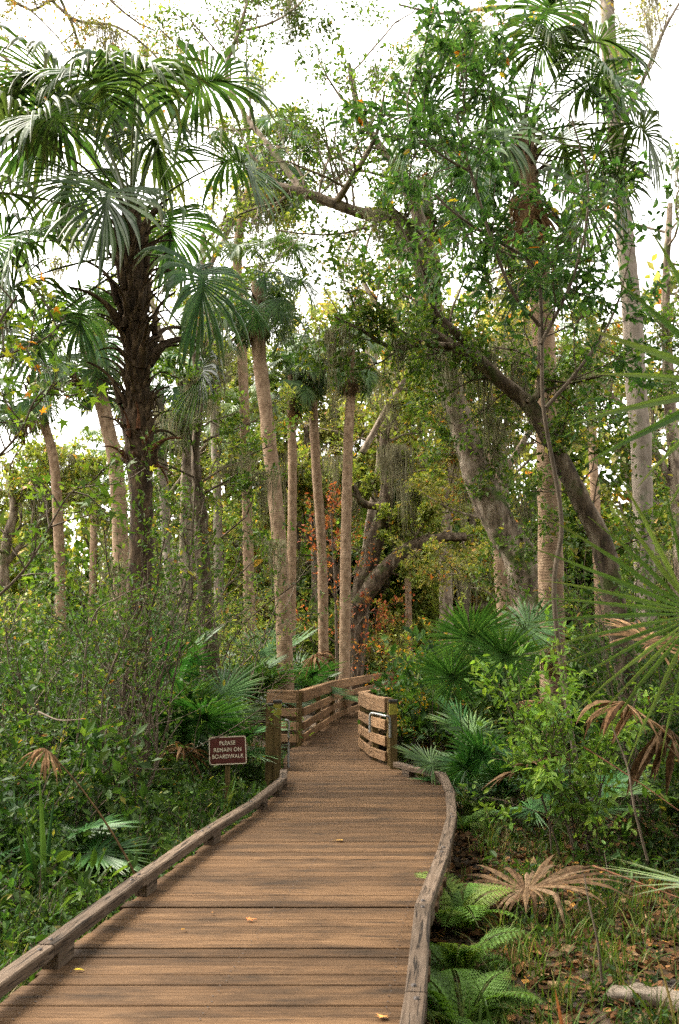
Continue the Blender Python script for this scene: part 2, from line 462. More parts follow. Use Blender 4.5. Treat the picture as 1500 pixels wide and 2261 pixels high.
FR = [np.array(p) for p in [(0.70, 14.4), (0.51, 15.2), (0.37, 16.8), (1.42, 21.4), (2.85, 29.5), (4.3, 35.0), (6.3, 40.5)]]
POST_L, POST_R = np.array([-0.85, 13.9]), np.array([0.74, 14.0])
def edge(pts):
    a = np.array(sorted([(p[1], p[0]) for p in pts]))
    return lambda y: np.interp(y, a[:, 0], a[:, 1])
Ledge = edge([(p[0] - 0.03, p[1]) for p in LC] + [(-0.78, 14.4), (-0.84, 15.5), (-0.80, 17.0)] + [(p[0] - 0.02, p[1]) for p in FL[1:]])
Redge = edge([(p[0] + 0.03, p[1]) for p in RC if p[1] < 12.6] + [(0.86, 13.6)] + [(p[0] + 0.06, p[1]) for p in FR])

def make_boardwalk():
    root = bpy.data.objects.new("boardwalk", None); COL.objects.link(root); kind(root, 'structure')
    root['label'] = 'brown plank boardwalk winding through the forest'
    rng = np.random.default_rng(3)
    w, gap = 0.1395, 0.004
    y = -3.0; k = 0; screws = []
    while y < 38.5:
        # each board turns with the path a little
        def slant(yy):
            return 0.0 if yy < 11.2 else np.interp(yy, [11.2, 11.9, 17, 24, 38], [0.0, 0.02, -0.03, -0.16, -0.3])
        y0, y1 = y, y + w
        th = rng.normal(0, 0.0018)
        z = rng.normal(0, 0.0018)
        xl0, xl1 = float(Ledge(y0)), float(Ledge(y1)); xr0, xr1 = float(Redge(y0)), float(Redge(y1))
        jl, jr = rng.uniform(-0.02, 0.015), rng.uniform(-0.015, 0.02)
        s0, s1 = slant(y0), slant(y1)
        xm = (xl0 + xr0) / 2
        def yy(x, yb, s): return yb + (x - xm) * s
        cs = [(xl0 + jl, y0 + th), (xr0 + jr, y0 - th), (xr1 + jr, y1 - th), (xl1 + jl, y1 + th)]
        top = np.array([[x, yy(x, yb, s0 if i < 2 else s1), 0] for i, (x, yb) in enumerate(cs)])
        c = top.mean(0)
        if 3 < y < 16: screws.append(((xl0, xr0), y + w / 2, (s0 + s1) / 2))
        b = 0.004
        ins = top.copy(); ins[:, 1] += np.array([b, b, -b, -b]); ins[:, 0] += np.array([b, -b, -b, b])
        lo = top.copy(); lo[:, 2] = -0.038
        mid = top.copy(); mid[:, 2] = -b
        V = np.vstack([lo, mid, ins]) - c
        q = []
        for a in (0, 4):
            for i in range(4):
                j = (i + 1) % 4
                q.append([a + i, a + j, a + 4 + j, a + 4 + i])
        q.append([8, 9, 10, 11]); q.append([3, 2, 1, 0])
        o = obj("plank", build("plank", [(V, np.array(q), None, 0)], M_PLANK, smooth=False, col=False), root, (c[0], c[1], z))
        g = gap + (rng.uniform(0.002, 0.009) if rng.random() < 0.35 else 0)
        if abs(y - 11.0) < 0.08: g += 0.01
        y += w + g; k += 1
    # screw heads over the joists, too small to pick apart
    av = np.arange(6) * math.pi / 3
    sv, sf = [], []
    for cx_, cy_, sl in screws:
        for fx in (0.08, 0.5, 0.92):
            for dy in (-.036, .036):
                xx = cx_[0] * (1 - fx) + cx_[1] * fx + rng.normal(0, .006)
                o0 = len(sv)
                for q in av:
                    sv.append((xx + .0055 * math.cos(q), cy_ + dy + (xx - (cx_[0] + cx_[1]) / 2) * sl + .0055 * math.sin(q), .0075))
                sf.append([o0 + i for i in range(6)])
    kind(obj("screw_heads", build("screw_heads", [(np.array(sv), np.array(sf), None, 0)], M_BOLT, False, False), root), 'stuff')
    # joists and short piles underneath
    for fx in (0.08, 0.5, 0.92):
        pts = [np.array([Ledge(yv) * (1 - fx) + Redge(yv) * fx, yv, -0.19]) for yv in np.arange(-2.8, 38.3, 3.4)]
        for a, b in zip(pts[:-1], pts[1:]):
            timber("joist", a, b, 0.05, 0.148, M_JOIST, root)
    for yv in np.arange(-2.5, 38, 3.4):
        for fx in (0.08, 0.92):
            x = float(Ledge(yv) * (1 - fx) + Redge(yv) * fx)
            zb = float(ground_z(x, yv)) - 0.1
            V, F = box(-0.06, 0.06, -0.06, 0.06, zb, -0.20)
            obj("pile", build("pile", [(V, F, None, 0)], M_JOIST, False, False), root, (x, yv, 0))
    return root
make_boardwalk()

def make_curb(label, pts, seed, cuts):
    root = thing("timber_curb", label, "curb", (pts[1][0], pts[1][1], 0.0), 'low timber curbs along the boardwalk')
    rng = np.random.default_rng(seed)
    H0, TH, W = 0.082, 0.060, 0.092
    bolt_v, bolt_f = tube([(0, 0, -0.01), (0, 0, 0.008), (0, 0, 0.0081)], [0.012, 0.012, 0.0005], 8)
    bolt = build("bolt", [(bolt_v, bolt_f, None, 0)], M_BOLT, True, False)
    for a, b in zip(pts[:-1], pts[1:]):
        a = np.array([a[0], a[1], H0]); b = np.array([b[0], b[1], H0])
        L = np.linalg.norm(b - a)
        n = max(1, int(round(L / 2.4)))
        for i in range(n):
            p = a + (b - a) * i / n; q = a + (b - a) * (i + 1) / n
            d = (q - p) / np.linalg.norm(q - p)
            dz = rng.uniform(-0.003, 0.003)
            tb = timber("beam", p + d * 0.003 + [0, 0, dz], q - d * 0.003 + [0, 0, dz], W, TH, M_CURB, root, 0.008)
            if i == 0 or True:
                for e in ((p + d * 0.07), (q - d * 0.09)):
                    obj("bolt", bolt, root, Vector((e[0] + rng.uniform(-.01, .01), e[1], H0 + TH + dz)) - root.location)
            # spacer blocks that lift the timber off the deck
            m = max(1, int(round(L / n / 1.25)))
            for j in range(m):
                f = (j + 0.5) / m if m > 1 else 0.12
                c = p + (q - p) * f
                bl = timber("spacer_block", c - d * 0.11 + [0, 0, -H0 + 0.002], c + d * 0.11 + [0, 0, -H0 + 0.002], 0.085, H0 - 0.004, M_CURB, root, 0.004)
    return root
make_curb('long straight weathered timber curb on blocks beside the undergrowth with the sign', LC, 11, None)
make_curb('curved weathered timber curb on blocks beside the ferns and fallen dead frond', RC, 12, None)

# ------------------------------------------------------------------ fences
def make_fence(name, label, pts, side, seed, extra_posts=()):
    root = thing(name, label, "fence", (pts[0][0], pts[0][1], 0), None)
    rng = np.random.default_rng(seed)
    bands = [(0.06, 0.19), (0.275, 0.405), (0.495, 0.63), (0.73, 0.895)]
    P = [np.array([p[0], p[1], 0.0]) for p in pts]
    for i, (a, b) in enumerate(zip(P[:-1], P[1:])):
        d = (b - a) / np.linalg.norm(b - a); nrm = np.array([-d[1], d[0], 0]) * side
        for k, (z0, z1) in enumerate(bands):
            o0 = nrm * 0.045
            dz = rng.uniform(-0.008, 0.008)
            timber("rail_board", a + o0 + d * 0.004 + [0, 0, z0 + dz], b + o0 - d * 0.004 + [0, 0, z0 + rng.uniform(-0.008, 0.008)], 0.036, z1 - z0, M_FENCE, root, 0.004)
        timber("cap_board", a + d * 0.003 + nrm * 0.0 + [0, 0, 0.900], b - d * 0.003 + [0, 0, 0.900], 0.13, 0.036, M_FENCE, root, 0.006)
    for i, p in enumerate(P + [np.array([*e, 0.0]) for e in extra_posts]):
        j = min(i, len(P) - 2) if i < len(P) else 1
        d = (P[j + 1] - P[j]) / np.linalg.norm(P[j + 1] - P[j]); nrm = np.array([-d[1], d[0], 0]) * side
        c = p - nrm * 0.022
        zb = float(ground_z(c[0], c[1])) - 0.1
        V, F = box(-0.045, 0.045, -0.045, 0.045, zb, 0.897)
        o = obj("post", build("post", [(V, F, None, 0)], M_POST, False, False), root, Vector(c) - root.location)
        o.rotation_euler = (0, 0, math.atan2(d[1], d[0]))
    return root
make_fence("board_fence", 'long four board wooden fence curving along the outer side of the boardwalk bend', FL, -1, 21)
make_fence("board_fence", 'short four board wooden fence with sharp corner on the inner side of the bend', FR, 1, 22)

def gate_post(label, c, hoop_dir, twin):
    root = thing("gate_post", label, "post", (c[0], c[1], 0), 'posts with yellow bands at the fence entrance')
    zb = float(ground_z(c[0], c[1])) - 0.1
    ZT = 0.90
    V, F = box(-0.05, 0.05, -0.05, 0.05, zb, ZT)
    obj("post", build("post", [(V, F, None, 0)], M_POST, False, False), root)
    V, F = box(-0.06, 0.06, -0.06, 0.06, ZT + 0.001, ZT + 0.03)
    obj("cap", build("cap", [(V, F, None, 0)], M_CAP, False, False), root)
    V, F = box(-0.0535, 0.0535, -0.0535, 0.0535, ZT - 0.17, ZT - 0.025)
    obj("reflector_band", build("reflector_band", [(V, F, None, 0)], M_YELLOW, False, False), root)
    if twin:
        V, F = box(-0.158, -0.053, -0.03, 0.07, zb, ZT - 0.04)
        o = obj("side_post", build("side_post", [(V, F, None, 0)], M_POST, False, False), root)
        V, F = box(-0.165, -0.05, -0.04, 0.08, ZT - 0.039, ZT - 0.02)
        obj("side_cap", build("side_cap", [(V, F, None, 0)], M_CAP, False, False), root)
    h = hoop_dir
    pts = spline([(0.05 * h[0], 0.06 * h[1], 0.42), (0.05 * h[0] + 0.01 * h[0], 0.12 * h[1], 0.66), (h[0] * 0.09, h[1] * 0.2, 0.72), (h[0] * 0.30, h[1] * 0.9, 0.74), (h[0] * 0.36, h[1] * 1.1, 0.68), (h[0] * 0.37, h[1] * 1.12, 0.08)], 30)
    if not twin:
        pts = spline([(-0.045, -0.055, 0.42), (-0.05, -0.075, 0.64), (-0.07, -0.08, 0.70), (-0.12, -0.08, 0.715), (-0.27, 0.3, 0.73), (-0.305, 0.36, 0.70), (-0.31, 0.37, 0.62), (-0.31, 0.37, 0.46)], 40)
    else:
        pts = spline([(0.05, 0.0, 0.66), (0.08, 0.02, 0.66), (0.12, 0.06, 0.655), (0.145, 0.09, 0.63), (0.15, 0.10, 0.56), (0.15, 0.10, 0.02)], 30)
    V, F = tube(pts, np.full(len(pts), 0.017), 8)
    obj("metal_hoop", build("metal_hoop", [(V, F, None, 0)], M_METAL, True, False), root)
gate_post('square wooden post with yellow band and metal hoop beside the sign', POST_L, (1, 1), True)
gate_post('square wooden post with yellow band where the curved curb meets the short fence', POST_R, (-1, 1), False)

# ------------------------------------------------------------------ sign
def make_sign():
    Y = 12.6
    c = at(503, 1657, Y)
    gz = float(ground_z(c[0], Y))
    root = thing("notice_sign", 'maroon park sign with cream border and lettering on a low post', "sign", (c[0], Y, gz))
    w, h, r = 0.475, 0.345, 0.035
    def rrect(w, h, r, z):
        out = []
        for cx, cy, a0 in ((w/2 - r, h/2 - r, 0), (-w/2 + r, h/2 - r, 90), (-w/2 + r, -h/2 + r, 180), (w/2 - r, -h/2 + r, 270)):
            for k in range(6):
                a = R_(a0 + 18 * k); out.append((cx + r * math.cos(a), cy + r * math.sin(a), z))
        return np.array(out)
    tilt = Matrix.Translation((0, 0, c[2] - gz)) @ Matrix.Rotation(R_(-6), 4, 'Z') @ Matrix.Rotation(R_(-3.0), 4, 'Y') @ Matrix.Rotation(R_(90), 4, 'X')
    A, B = rrect(w, h, r, 0.0), rrect(w, h, r, -0.012)
    n = len(A)
    F = np.array([[i, n + i, n + (i + 1) % n, (i + 1) % n] for i in range(n)])
    panel = obj("panel", build("panel", [(np.vstack([A, B]), F, None, 0), (A, np.array([list(range(n))]), None, 0), (B, np.array([list(range(n))[::-1]]), None, 0)], M_SIGN, False, False), root)
    panel.matrix_local = tilt
    O, I = rrect(w - 0.006, h - 0.006, r - 0.003, 0.002), rrect(w - 0.03, h - 0.03, r - 0.013, 0.002)
    F = np.array([[i, (i + 1) % n, n + (i + 1) % n, n + i] for i in range(n)])
    b = obj("border", build("border", [(np.vstack([O, I]), F, None, 0)], M_CREAM, False, False), panel)
    for j, (t, yy) in enumerate((("PLEASE", 0.068), ("REMAIN ON", -0.012), ("BOARDWALK", -0.092))):
        cu = bpy.data.curves.new("lettering", 'FONT')
        cu.body = t; cu.align_x = 'CENTER'; cu.size = 0.066; cu.extrude = 0.0008; cu.space_character = 1.08; cu.offset = 0.0014
        tmp = bpy.data.objects.new("lettering", cu)
        COL.objects.link(tmp)
        dg = bpy.context.evaluated_depsgraph_get()
        me = bpy.data.meshes.new_from_object(tmp.evaluated_get(dg))
        bpy.data.objects.remove(tmp)
        me.materials.clear(); me.materials.append(M_CREAM)
        o = obj("lettering", me, panel, (0, yy, 0.0028))
        o.scale = (0.92, 1, 1)
    V, F = box(-0.03, 0.03, 0.016, 0.06, -0.3, c[2] - gz + 0.1)
    obj("post", build("post", [(V, F, None, 0)], M_POST, False, False), root)
make_sign()

# ------------------------------------------------------------------ foliage library
UP = np.array([0, 0, 1.0])
LEAF4 = (np.array([[0, 0, 0], [.5, .27, .04], [1, 0, -.06], [.5, -.27, .04]]), np.array([[0, 1, 2, 3]]))
LEAF6 = (np.array([[0, 0, 0], [.28, .19, .05], [.66, .18, .03], [1, 0, -.1], [.66, -.18, .03], [.28, -.19, .05]]), np.array([[0, 3, 2, 1], [0, 5, 4, 3]]))
def star():
    pts = [(0, 0, 0)]
    for a, r in ((-115, .42), (-88, .22), (-60, .62), (-38, .28), (-28, .3), (0, 1.0), (28, .3), (38, .28), (60, .62), (88, .22), (115, .42)):
        pts.append((.12 + r * math.cos(R_(a)) * .85, r * math.sin(R_(a)) * .85, -.06 * r))
    v = np.array(pts); f = np.array([[0, i, i + 1] for i in range(1, 11)])
    return v, f
LEAFSTAR = star()
BLADE = (np.array([[0, -.5, 0], [0, .5, 0], [.5, .38, .12], [.5, -.38, .12], [1, 0, -.05]]), None)

def scatter(tmpl, pos, d, up, size, cols, wid=1.0):
    """one leaf per row: along d, face towards up"""
    v, f = tmpl
    n = len(pos)
    x = norm(d); y = norm(np.cross(up, x)); z = np.cross(x, y)
    size = np.asarray(size)[:, None, None]
    tv = v[None]
    V = pos[:, None, :] + size * (tv[..., 0:1] * x[:, None, :] + wid * tv[..., 1:2] * y[:, None, :] + tv[..., 2:3] * z[:, None, :])
    F = (f[None] + (np.arange(n) * len(v))[:, None, None]).reshape(-1, f.shape[1])
    C = np.repeat(cols, len(v), axis=0)
    return V.reshape(-1, 3), F, C

PAL = {
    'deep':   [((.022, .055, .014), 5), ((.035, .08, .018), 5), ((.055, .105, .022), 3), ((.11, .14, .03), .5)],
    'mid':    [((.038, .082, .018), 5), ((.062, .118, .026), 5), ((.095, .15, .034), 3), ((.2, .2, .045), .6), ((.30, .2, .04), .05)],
    'light':  [((.12, .18, .045), 5), ((.165, .22, .06), 5), ((.22, .255, .08), 3), ((.30, .27, .06), .8), ((.40, .22, .06), .3)],  # pale leaves, raised so the colour also carries the glow of backlight
    'olive':  [((.13, .155, .05), 5), ((.185, .20, .07), 5), ((.24, .235, .10), 3), ((.33, .21, .07), 1.2), ((.36, .12, .04), .4)],  # raised likewise: backlit brightness of midground crowns is in the colour
    'red':    [((.28, .07, .035), 4), ((.38, .11, .05), 4), ((.33, .17, .05), 3), ((.13, .12, .03), 2)],
    'gold':   [((.06, .11, .025), 5), ((.12, .16, .03), 4), ((.42, .28, .03), 1.6), ((.5, .2, .03), .7)],
    'gum':    [((.06, .11, .018), 5), ((.10, .155, .022), 5), ((.22, .22, .03), 1.4), ((.45, .17, .02), .3), ((.42, .05, .02), .06)],
    'bright': [((.08, .17, .035), 5), ((.12, .22, .045), 5), ((.17, .27, .06), 3)],
    'holly':  [((.03, .075, .022), 5), ((.045, .10, .028), 5), ((.07, .13, .04), 3), ((.30, .22, .03), .12), ((.40, .13, .02), .03)],
    'grey':   [((.15, .14, .085), 5), ((.21, .195, .12), 5), ((.27, .25, .165), 2)],
    'litter': [((.07, .04, .02), 5), ((.11, .055, .025), 5), ((.16, .08, .033), 4), ((.2, .13, .07), 1.5), ((.05, .035, .02), 4), ((.4, .2, .05), .4)],
    'grass':  [((.035, .075, .015), 5), ((.06, .11, .02), 4), ((.10, .13, .035), 2), ((.19, .16, .08), 1)],
    'herb':   [((.022, .052, .013), 5), ((.036, .078, .019), 5), ((.065, .115, .028), 3), ((.18, .18, .045), .3), ((.25, .13, .04), .08)],
}
def pal(rng, name, n):
    p = PAL[name]
    c = np.array([a for a, _ in p]); w = np.array([b for _, b in p]); w = w / w.sum()
    k = rng.choice(len(p), n, p=w)
    t = np.array([1.08, .98, .80]) if name in ('mid', 'light', 'olive', 'herb', 'grass', 'gold', 'bright') else 1.0
    return c[k] * t * rng.uniform(.75, 1.28, (n, 1))

class GP:
    def __init__(s, max=2, n=(6, 5), ratio=(.55, .5), ang=(45, 50), trop=(.06, .05, .02), wig=.16, t0=.25, step=.35):
        s.max, s.n, s.ratio, s.ang, s.trop, s.wig, s.t0, s.step = max, n, ratio, ang, trop, wig, t0, step

def grow(rng, p, d, L, r, lvl, g, tubes, twigs):
    n = int(min(9, max(3, L / g.step)))
    pts = [np.array(p, float)]
    d = norm(d)
    for i in range(n):
        d = norm(d + rng.normal(0, g.wig, 3) + UP * g.trop[min(lvl, len(g.trop) - 1)])
        pts.append(pts[-1] + d * L / n)
    rad = np.linspace(r, max(r * .42, .0018), n + 1)
    tubes.append((np.array(pts), rad, lvl))
    if lvl >= g.max:
        twigs.append(np.array(pts)); return
    for k in range(g.n[lvl]):
        t = g.t0 + (1 - g.t0) * (k + rng.random()) / g.n[lvl]
        i = min(n - 1, int(t * n)); f = t * n - i
        q = pts[i] * (1 - f) + pts[i + 1] * f
        dd = norm(pts[i + 1] - pts[i])
        perp = norm(np.cross(dd, rng.normal(0, 1, 3)))
        a = R_(g.ang[lvl] * rng.uniform(.6, 1.3))
        nd = dd * math.cos(a) + perp * math.sin(a)
        rr = np.interp(t, [0, 1], [r, r * .42]) * .62
        grow(rng, q, nd, L * g.ratio[lvl] * rng.uniform(.65, 1.25) * (1.1 - .45 * t), rr, lvl + 1, g, tubes, twigs)

def wood_parts(tubes, off, mat=0, minr=0.0):
    out = []
    for pts, rad, lvl in tubes:
        if rad[0] < minr: continue
        s = 9 if rad[0] > .06 else (6 if rad[0] > .02 else 3)
        V, F = tube(pts - off, rad, s)
        out.append((V, F, None, mat))
    return out

def leaves_on(rng, twigs, per, size, tmpl, palette, off, droop=.15, spread=.06, wid=1.0, jitter=.35):
    T = [t for t in twigs]
    P0 = np.concatenate([t[:-1] for t in T]); P1 = np.concatenate([t[1:] for t in T])
    n = int(len(T) * per)
    k = rng.integers(0, len(P0), n)
    f = rng.random((n, 1))
    pos = P0[k] * (1 - f) + P1[k] * f + rng.normal(0, spread, (n, 3))
    d = norm(P1[k] - P0[k]) * .6 + rng.normal(0, .6, (n, 3)) - UP * droop
    up = UP + rng.normal(0, .55, (n, 3))
    s = size * np.exp(np.clip(rng.normal(0, jitter, n), -.7, .5))
    V, F, C = scatter(tmpl, pos - off, d, up, s, pal(rng, palette, n), wid)
    return (V, F, C, 0)

# Spanish moss -------------------------------------------------------------
def moss_mesh(seed, L=1.0, W=.22, n=90):
    rng = np.random.default_rng(seed)
    parts = []
    for i in range(n):
        x, y = rng.normal(0, W, 2) * (1, .5)
        l = L * rng.uniform(.3, 1.0) * math.exp(-(x / W) ** 2 * .25)
        m = 7
        t = np.linspace(0, 1, m)
        px = x * (1 - .35 * t) + np.cumsum(rng.normal(0, .022, m)); py = y * (1 - .35 * t) + np.cumsum(rng.normal(0, .012, m)); pz = -l * t + rng.uniform(0, .06)
        w = .0075 * (1 - .75 * t) * rng.uniform(.6, 1.4)
        a = rng.uniform(0, math.pi)
        sx, sy = math.cos(a), math.sin(a)
        A = np.stack([px - w * sx, py - w * sy, pz], -1); B = np.stack([px + w * sx, py + w * sy, pz], -1)
        V = np.empty((2 * m, 3)); V[0::2] = A; V[1::2] = B
        F = np.array([[2 * k, 2 * k + 1, 2 * k + 3, 2 * k + 2] for k in range(m - 1)])
        parts.append((V, F, np.repeat(pal(rng, 'grey', 1), 2 * m, 0), 0))
    return build("moss", parts, M_MOSS)
MOSS = [moss_mesh(100 + i, L=(.7, 1.0, 1.4, .5)[i], W=(.14, .2, .18, .25)[i]) for i in range(4)]
def hang_moss(rng, parent, pts, scale=1.0):
    for p in pts:
        o = kind(obj("moss", MOSS[rng.integers(0, 4)], parent, Vector(p) - parent.location), 'stuff')
        s = scale * rng.uniform(.7, 1.4)
        o.scale = (s, s, s * rng.uniform(.9, 1.3)); o.rotation_euler = (0, 0, rng.uniform(0, 6.28))

# Palm fronds ---------------------------------------------------------------
GREENS = dict(
    sabal=[(.036, .080, .028), (.052, .104, .034), (.076, .132, .044)],
    lite=[(.06, .115, .035), (.085, .145, .045), (.12, .175, .06)],
    palmetto=[(.03, .09, .022), (.045, .12, .03), (.065, .15, .04)],
    dead=[(.17, .10, .05), (.22, .135, .07), (.13, .07, .033)],
    pale=[(.27, .18, .105), (.33, .225, .135), (.20, .125, .07)],
    fallen=[(.115, .073, .04), (.08, .048, .026), (.15, .10, .06)],
    dull=[(.08, .05, .026), (.12, .075, .04), (.06, .036, .018)],
)
def frond_mesh(seed, el, R=1.05, Lp=1.6, n=54, spread=150, droop=1.0, costa=.42, bend=55, fold=.18, greens='sabal', fuse=.55, pr=.022, mat=None, tipd=.25, wf=1.0, hang=0.0, mess=.022, cup=-.12, lj=.11):
    rng = np.random.default_rng(seed)
    dead = greens in ('dead', 'dull', 'pale', 'fallen')
    G = np.array(GREENS[greens])
    parts = []
    a0, a1 = R_(el + 8), R_(el - 14)
    m = 8
    ang = np.linspace(a0, a1, m)
    P = np.zeros((m, 3))
    for i in range(1, m):
        a = (ang[i] + ang[i - 1]) / 2
        P[i] = P[i - 1] + np.array([math.cos(a), 0, math.sin(a)]) * Lp / (m - 1)
    V, F = tube(P, np.linspace(pr, pr * .5, m), 5)
    pc = np.array([.16, .10, .05]) if dead else np.array([.075, .105, .03])
    parts.append((V, F, np.tile(pc, (len(V), 1)), 0))
    hub = P[-1]
    # costa: the stalk runs on into the blade and arches over
    K = 12
    ca = a1 - R_(bend) * np.linspace(0, 1, K)
    Cp = np.zeros((K, 3)); Cp[0] = hub
    for i in range(1, K):
        Cp[i] = Cp[i - 1] + np.array([math.cos(ca[i]), 0, math.sin(ca[i])]) * costa * R / (K - 1)
    th = np.linspace(-spread, spread, n)
    dth = R_(2 * spread / (n - 1))
    S = np.array([0, .25 * fuse, .62 * fuse, fuse, fuse + .3 * (1 - fuse), fuse + .55 * (1 - fuse), fuse + .8 * (1 - fuse), 1.0])
    for k, t in enumerate(th):
        c = (1 - abs(t) / spread) ** .85 * (K - 1)
        i = min(K - 2, int(c)); f = c - i
        st = Cp[i] * (1 - f) + Cp[i + 1] * f
        a = ca[i] * (1 - f) + ca[i + 1] * f
        u = np.array([math.cos(a), 0, math.sin(a)]); nn = np.array([-math.sin(a), 0, math.cos(a)]); v = np.array([0, 1.0, 0])
        tr = R_(t)
        d = norm(u * math.cos(tr) + v * math.sin(tr) + nn * (fold * abs(math.sin(tr)) + cup) + rng.normal(0, mess, 3))
        Ls = R * (.80 + .20 * math.cos(tr / 2)) * rng.uniform(1.03 - lj * 1.5, 1.03 + lj * .5) - costa * R * .35 * (c / (K - 1))
        dr = droop * rng.uniform(.5, 1.5)
        kink = rng.random() < .16 * droop
        pts = [st]
        dirs = [d]
        for j in range(1, len(S)):
            s = (S[j] + S[j - 1]) / 2
            g = dr * max(0, s - .3) ** 1.5 * 2.1 + hang
            if kink and s > fuse + .1: g += 1.6 * droop
            dd = norm(d - UP * g + rng.normal(0, .02, 3))
            pts.append(pts[-1] + dd * Ls * (S[j] - S[j - 1])); dirs.append(dd)
        pts = np.array(pts); dirs = np.array(dirs)
        side = norm(np.cross(nn, dirs)); nrm = np.cross(dirs, side)
        w0 = 2 * math.tan(min(dth / 2, .2)) * fuse * Ls * 1.02 * wf
        w = np.where(S <= fuse, np.maximum(w0 * S / fuse, w0 * .42), w0 * np.clip(1 - (S - fuse) / (1 - fuse), .04, 1) ** .75)
        A = pts - side * w[:, None] / 2; B = pts + nrm * w[:, None] * .28; D = pts + side * w[:, None] / 2
        q = len(S)
        V = np.concatenate([A, B, D])
        F = []
        for j in range(q - 1):
            F.append([j, q + j, q + j + 1, j + 1]); F.append([q + j, 2 * q + j, 2 * q + j + 1, q + j + 1])
        base = G[rng.integers(0, 3)] * rng.uniform(.8, 1.2)
        C = np.tile(base, (3 * q, 1))
        tip = np.clip((S - .6) / .4, 0, 1)
        tc = np.array([.22, .17, .07]) if not dead else base * .8
        mixv = (tip * tipd * rng.uniform(0, 2)).clip(0, 1)
        C = C * (1 - np.tile(mixv, 3)[:, None]) + tc * np.tile(mixv, 3)[:, None]
        parts.append((V, np.array(F), C, 0))
    return build("frond", parts, mat or (M_DRY if dead else M_FROND), smooth=False)

ELS = [-60, -35, -10, 15, 40, 65]
SABAL = {e: [frond_mesh(7 * i + e + 500, e, R=1.12, n=48, droop=1.5, bend=75, spread=142, fold=.34, fuse=.58, wf=1.15, lj=.2) for i in range(3)] for e in ELS}
LITE = {e: [frond_mesh(9 * i + e + 900, e, droop=1.2, bend=65, greens='lite', n=36) for i in range(2)] for e in ELS}
FARF = {e: [frond_mesh(11 * i + e + 1500, e, droop=1.2, bend=60, n=34, greens='sabal', R=1.05, Lp=1.3, fuse=.6, wf=1.15) for i in range(2)] for e in ELS}
DEADF = [frond_mesh(40 + i, -72, R=.85, Lp=1.1, droop=2.2, bend=30, greens=('dead', 'dull')[i % 2], n=26, hang=.8, spread=130) for i in range(3)]
PALMET = {e: [frond_mesh(13 * i + e + 2500, e, R=.66, Lp=.8, n=48, droop=.12, bend=18, costa=.12, fold=.22, spread=155, greens='palmetto', fuse=.6, pr=.010, tipd=.15) for i in range(2)] for e in (10, 35, 60, 80)}

def put_frond(lib, parent, base, v, rng, scale=None, Lp=1.6, name="frond"):
    v = np.asarray(v, float)
    L = np.linalg.norm(v); el = math.degrees(math.asin(v[2] / L)); az = math.atan2(v[1], v[0])
    el_ = el + 3
    e = min(lib, key=lambda q: abs(q - el_))
    o = obj(name, lib[e][rng.integers(0, len(lib[e]))], parent, Vector(base) - parent.location)
    o.rotation_euler = (rng.normal(0, .12), -R_(el_ - e), az)
    s = scale if scale else L / Lp
    o.scale = (s, s, s)
    return o

def crown_dirs(rng, n, lo=-55, hi=80):
    out = []
    for i in range(n):
        t = (i + .5) / n
        el = hi + (lo - hi) * t ** .9 + rng.normal(0, 7)
        az = i * 2.39996 + rng.normal(0, .2)
        out.append((az, el))
    return out

def palm(label, trunk_px, Y, r, n=26, scale=1.0, lib=None, dead=2, seed=0, group='tall sabal palms behind the boardwalk', lo=-55, boots=10, mat=None, bootmat=None, hubs=()):
    rng = np.random.default_rng(seed)
    pts = [at(px, py, Y) for px, py in trunk_px]
    pts[0][2] = float(ground_z(pts[0][0], Y)) - .05
    base = pts[0].copy()
    root = thing("sabal_palm", label, "palm tree", base, group)
    C = spline(pts, 46)
    rad = r * (1 + .03 * rng.normal(0, 1, 46)) * np.interp(np.linspace(0, 1, 46), [0, .06, .3, .9, 1], [1.35, 1.1, 1.0, .92, 1.1])
    V, F = tube(C - base, rad, 14, .02, rng)
    obj("trunk", build("trunk", [(V, F, None, 0)], mat or M_PALM), root)
    top = C[-1]
    for az, el in crown_dirs(rng, n, lo):
        v = np.array([math.cos(az) * math.cos(R_(el)), math.sin(az) * math.cos(R_(el)), math.sin(R_(el))])
        s = scale * rng.uniform(.8, 1.12)
        put_frond(lib or FARF, root, top - UP * rng.uniform(0, .35) * (1 - el / 90), v, rng, s)
    for px, py, dy, s in hubs:
        put_frond(lib or FARF, root, top, at(px, py, Y + dy) - top, rng, s)
    for k in range(dead):
        o = obj("dead_frond", DEADF[k % 3], root, Vector(top - UP * rng.uniform(.2, .5)) - root.location)
        o.rotation_euler = (0, rng.normal(0, .15), rng.uniform(0, 6.28)); s = scale * rng.uniform(.8, 1.1); o.scale = (s, s, s)
    if boots:
        for k in range(boots):
            put_boot(root, top - UP * rng.uniform(.1, .9) * scale, rng.uniform(0, 6.28), r * .8, rng, scale * .8, bootmat)
    return root

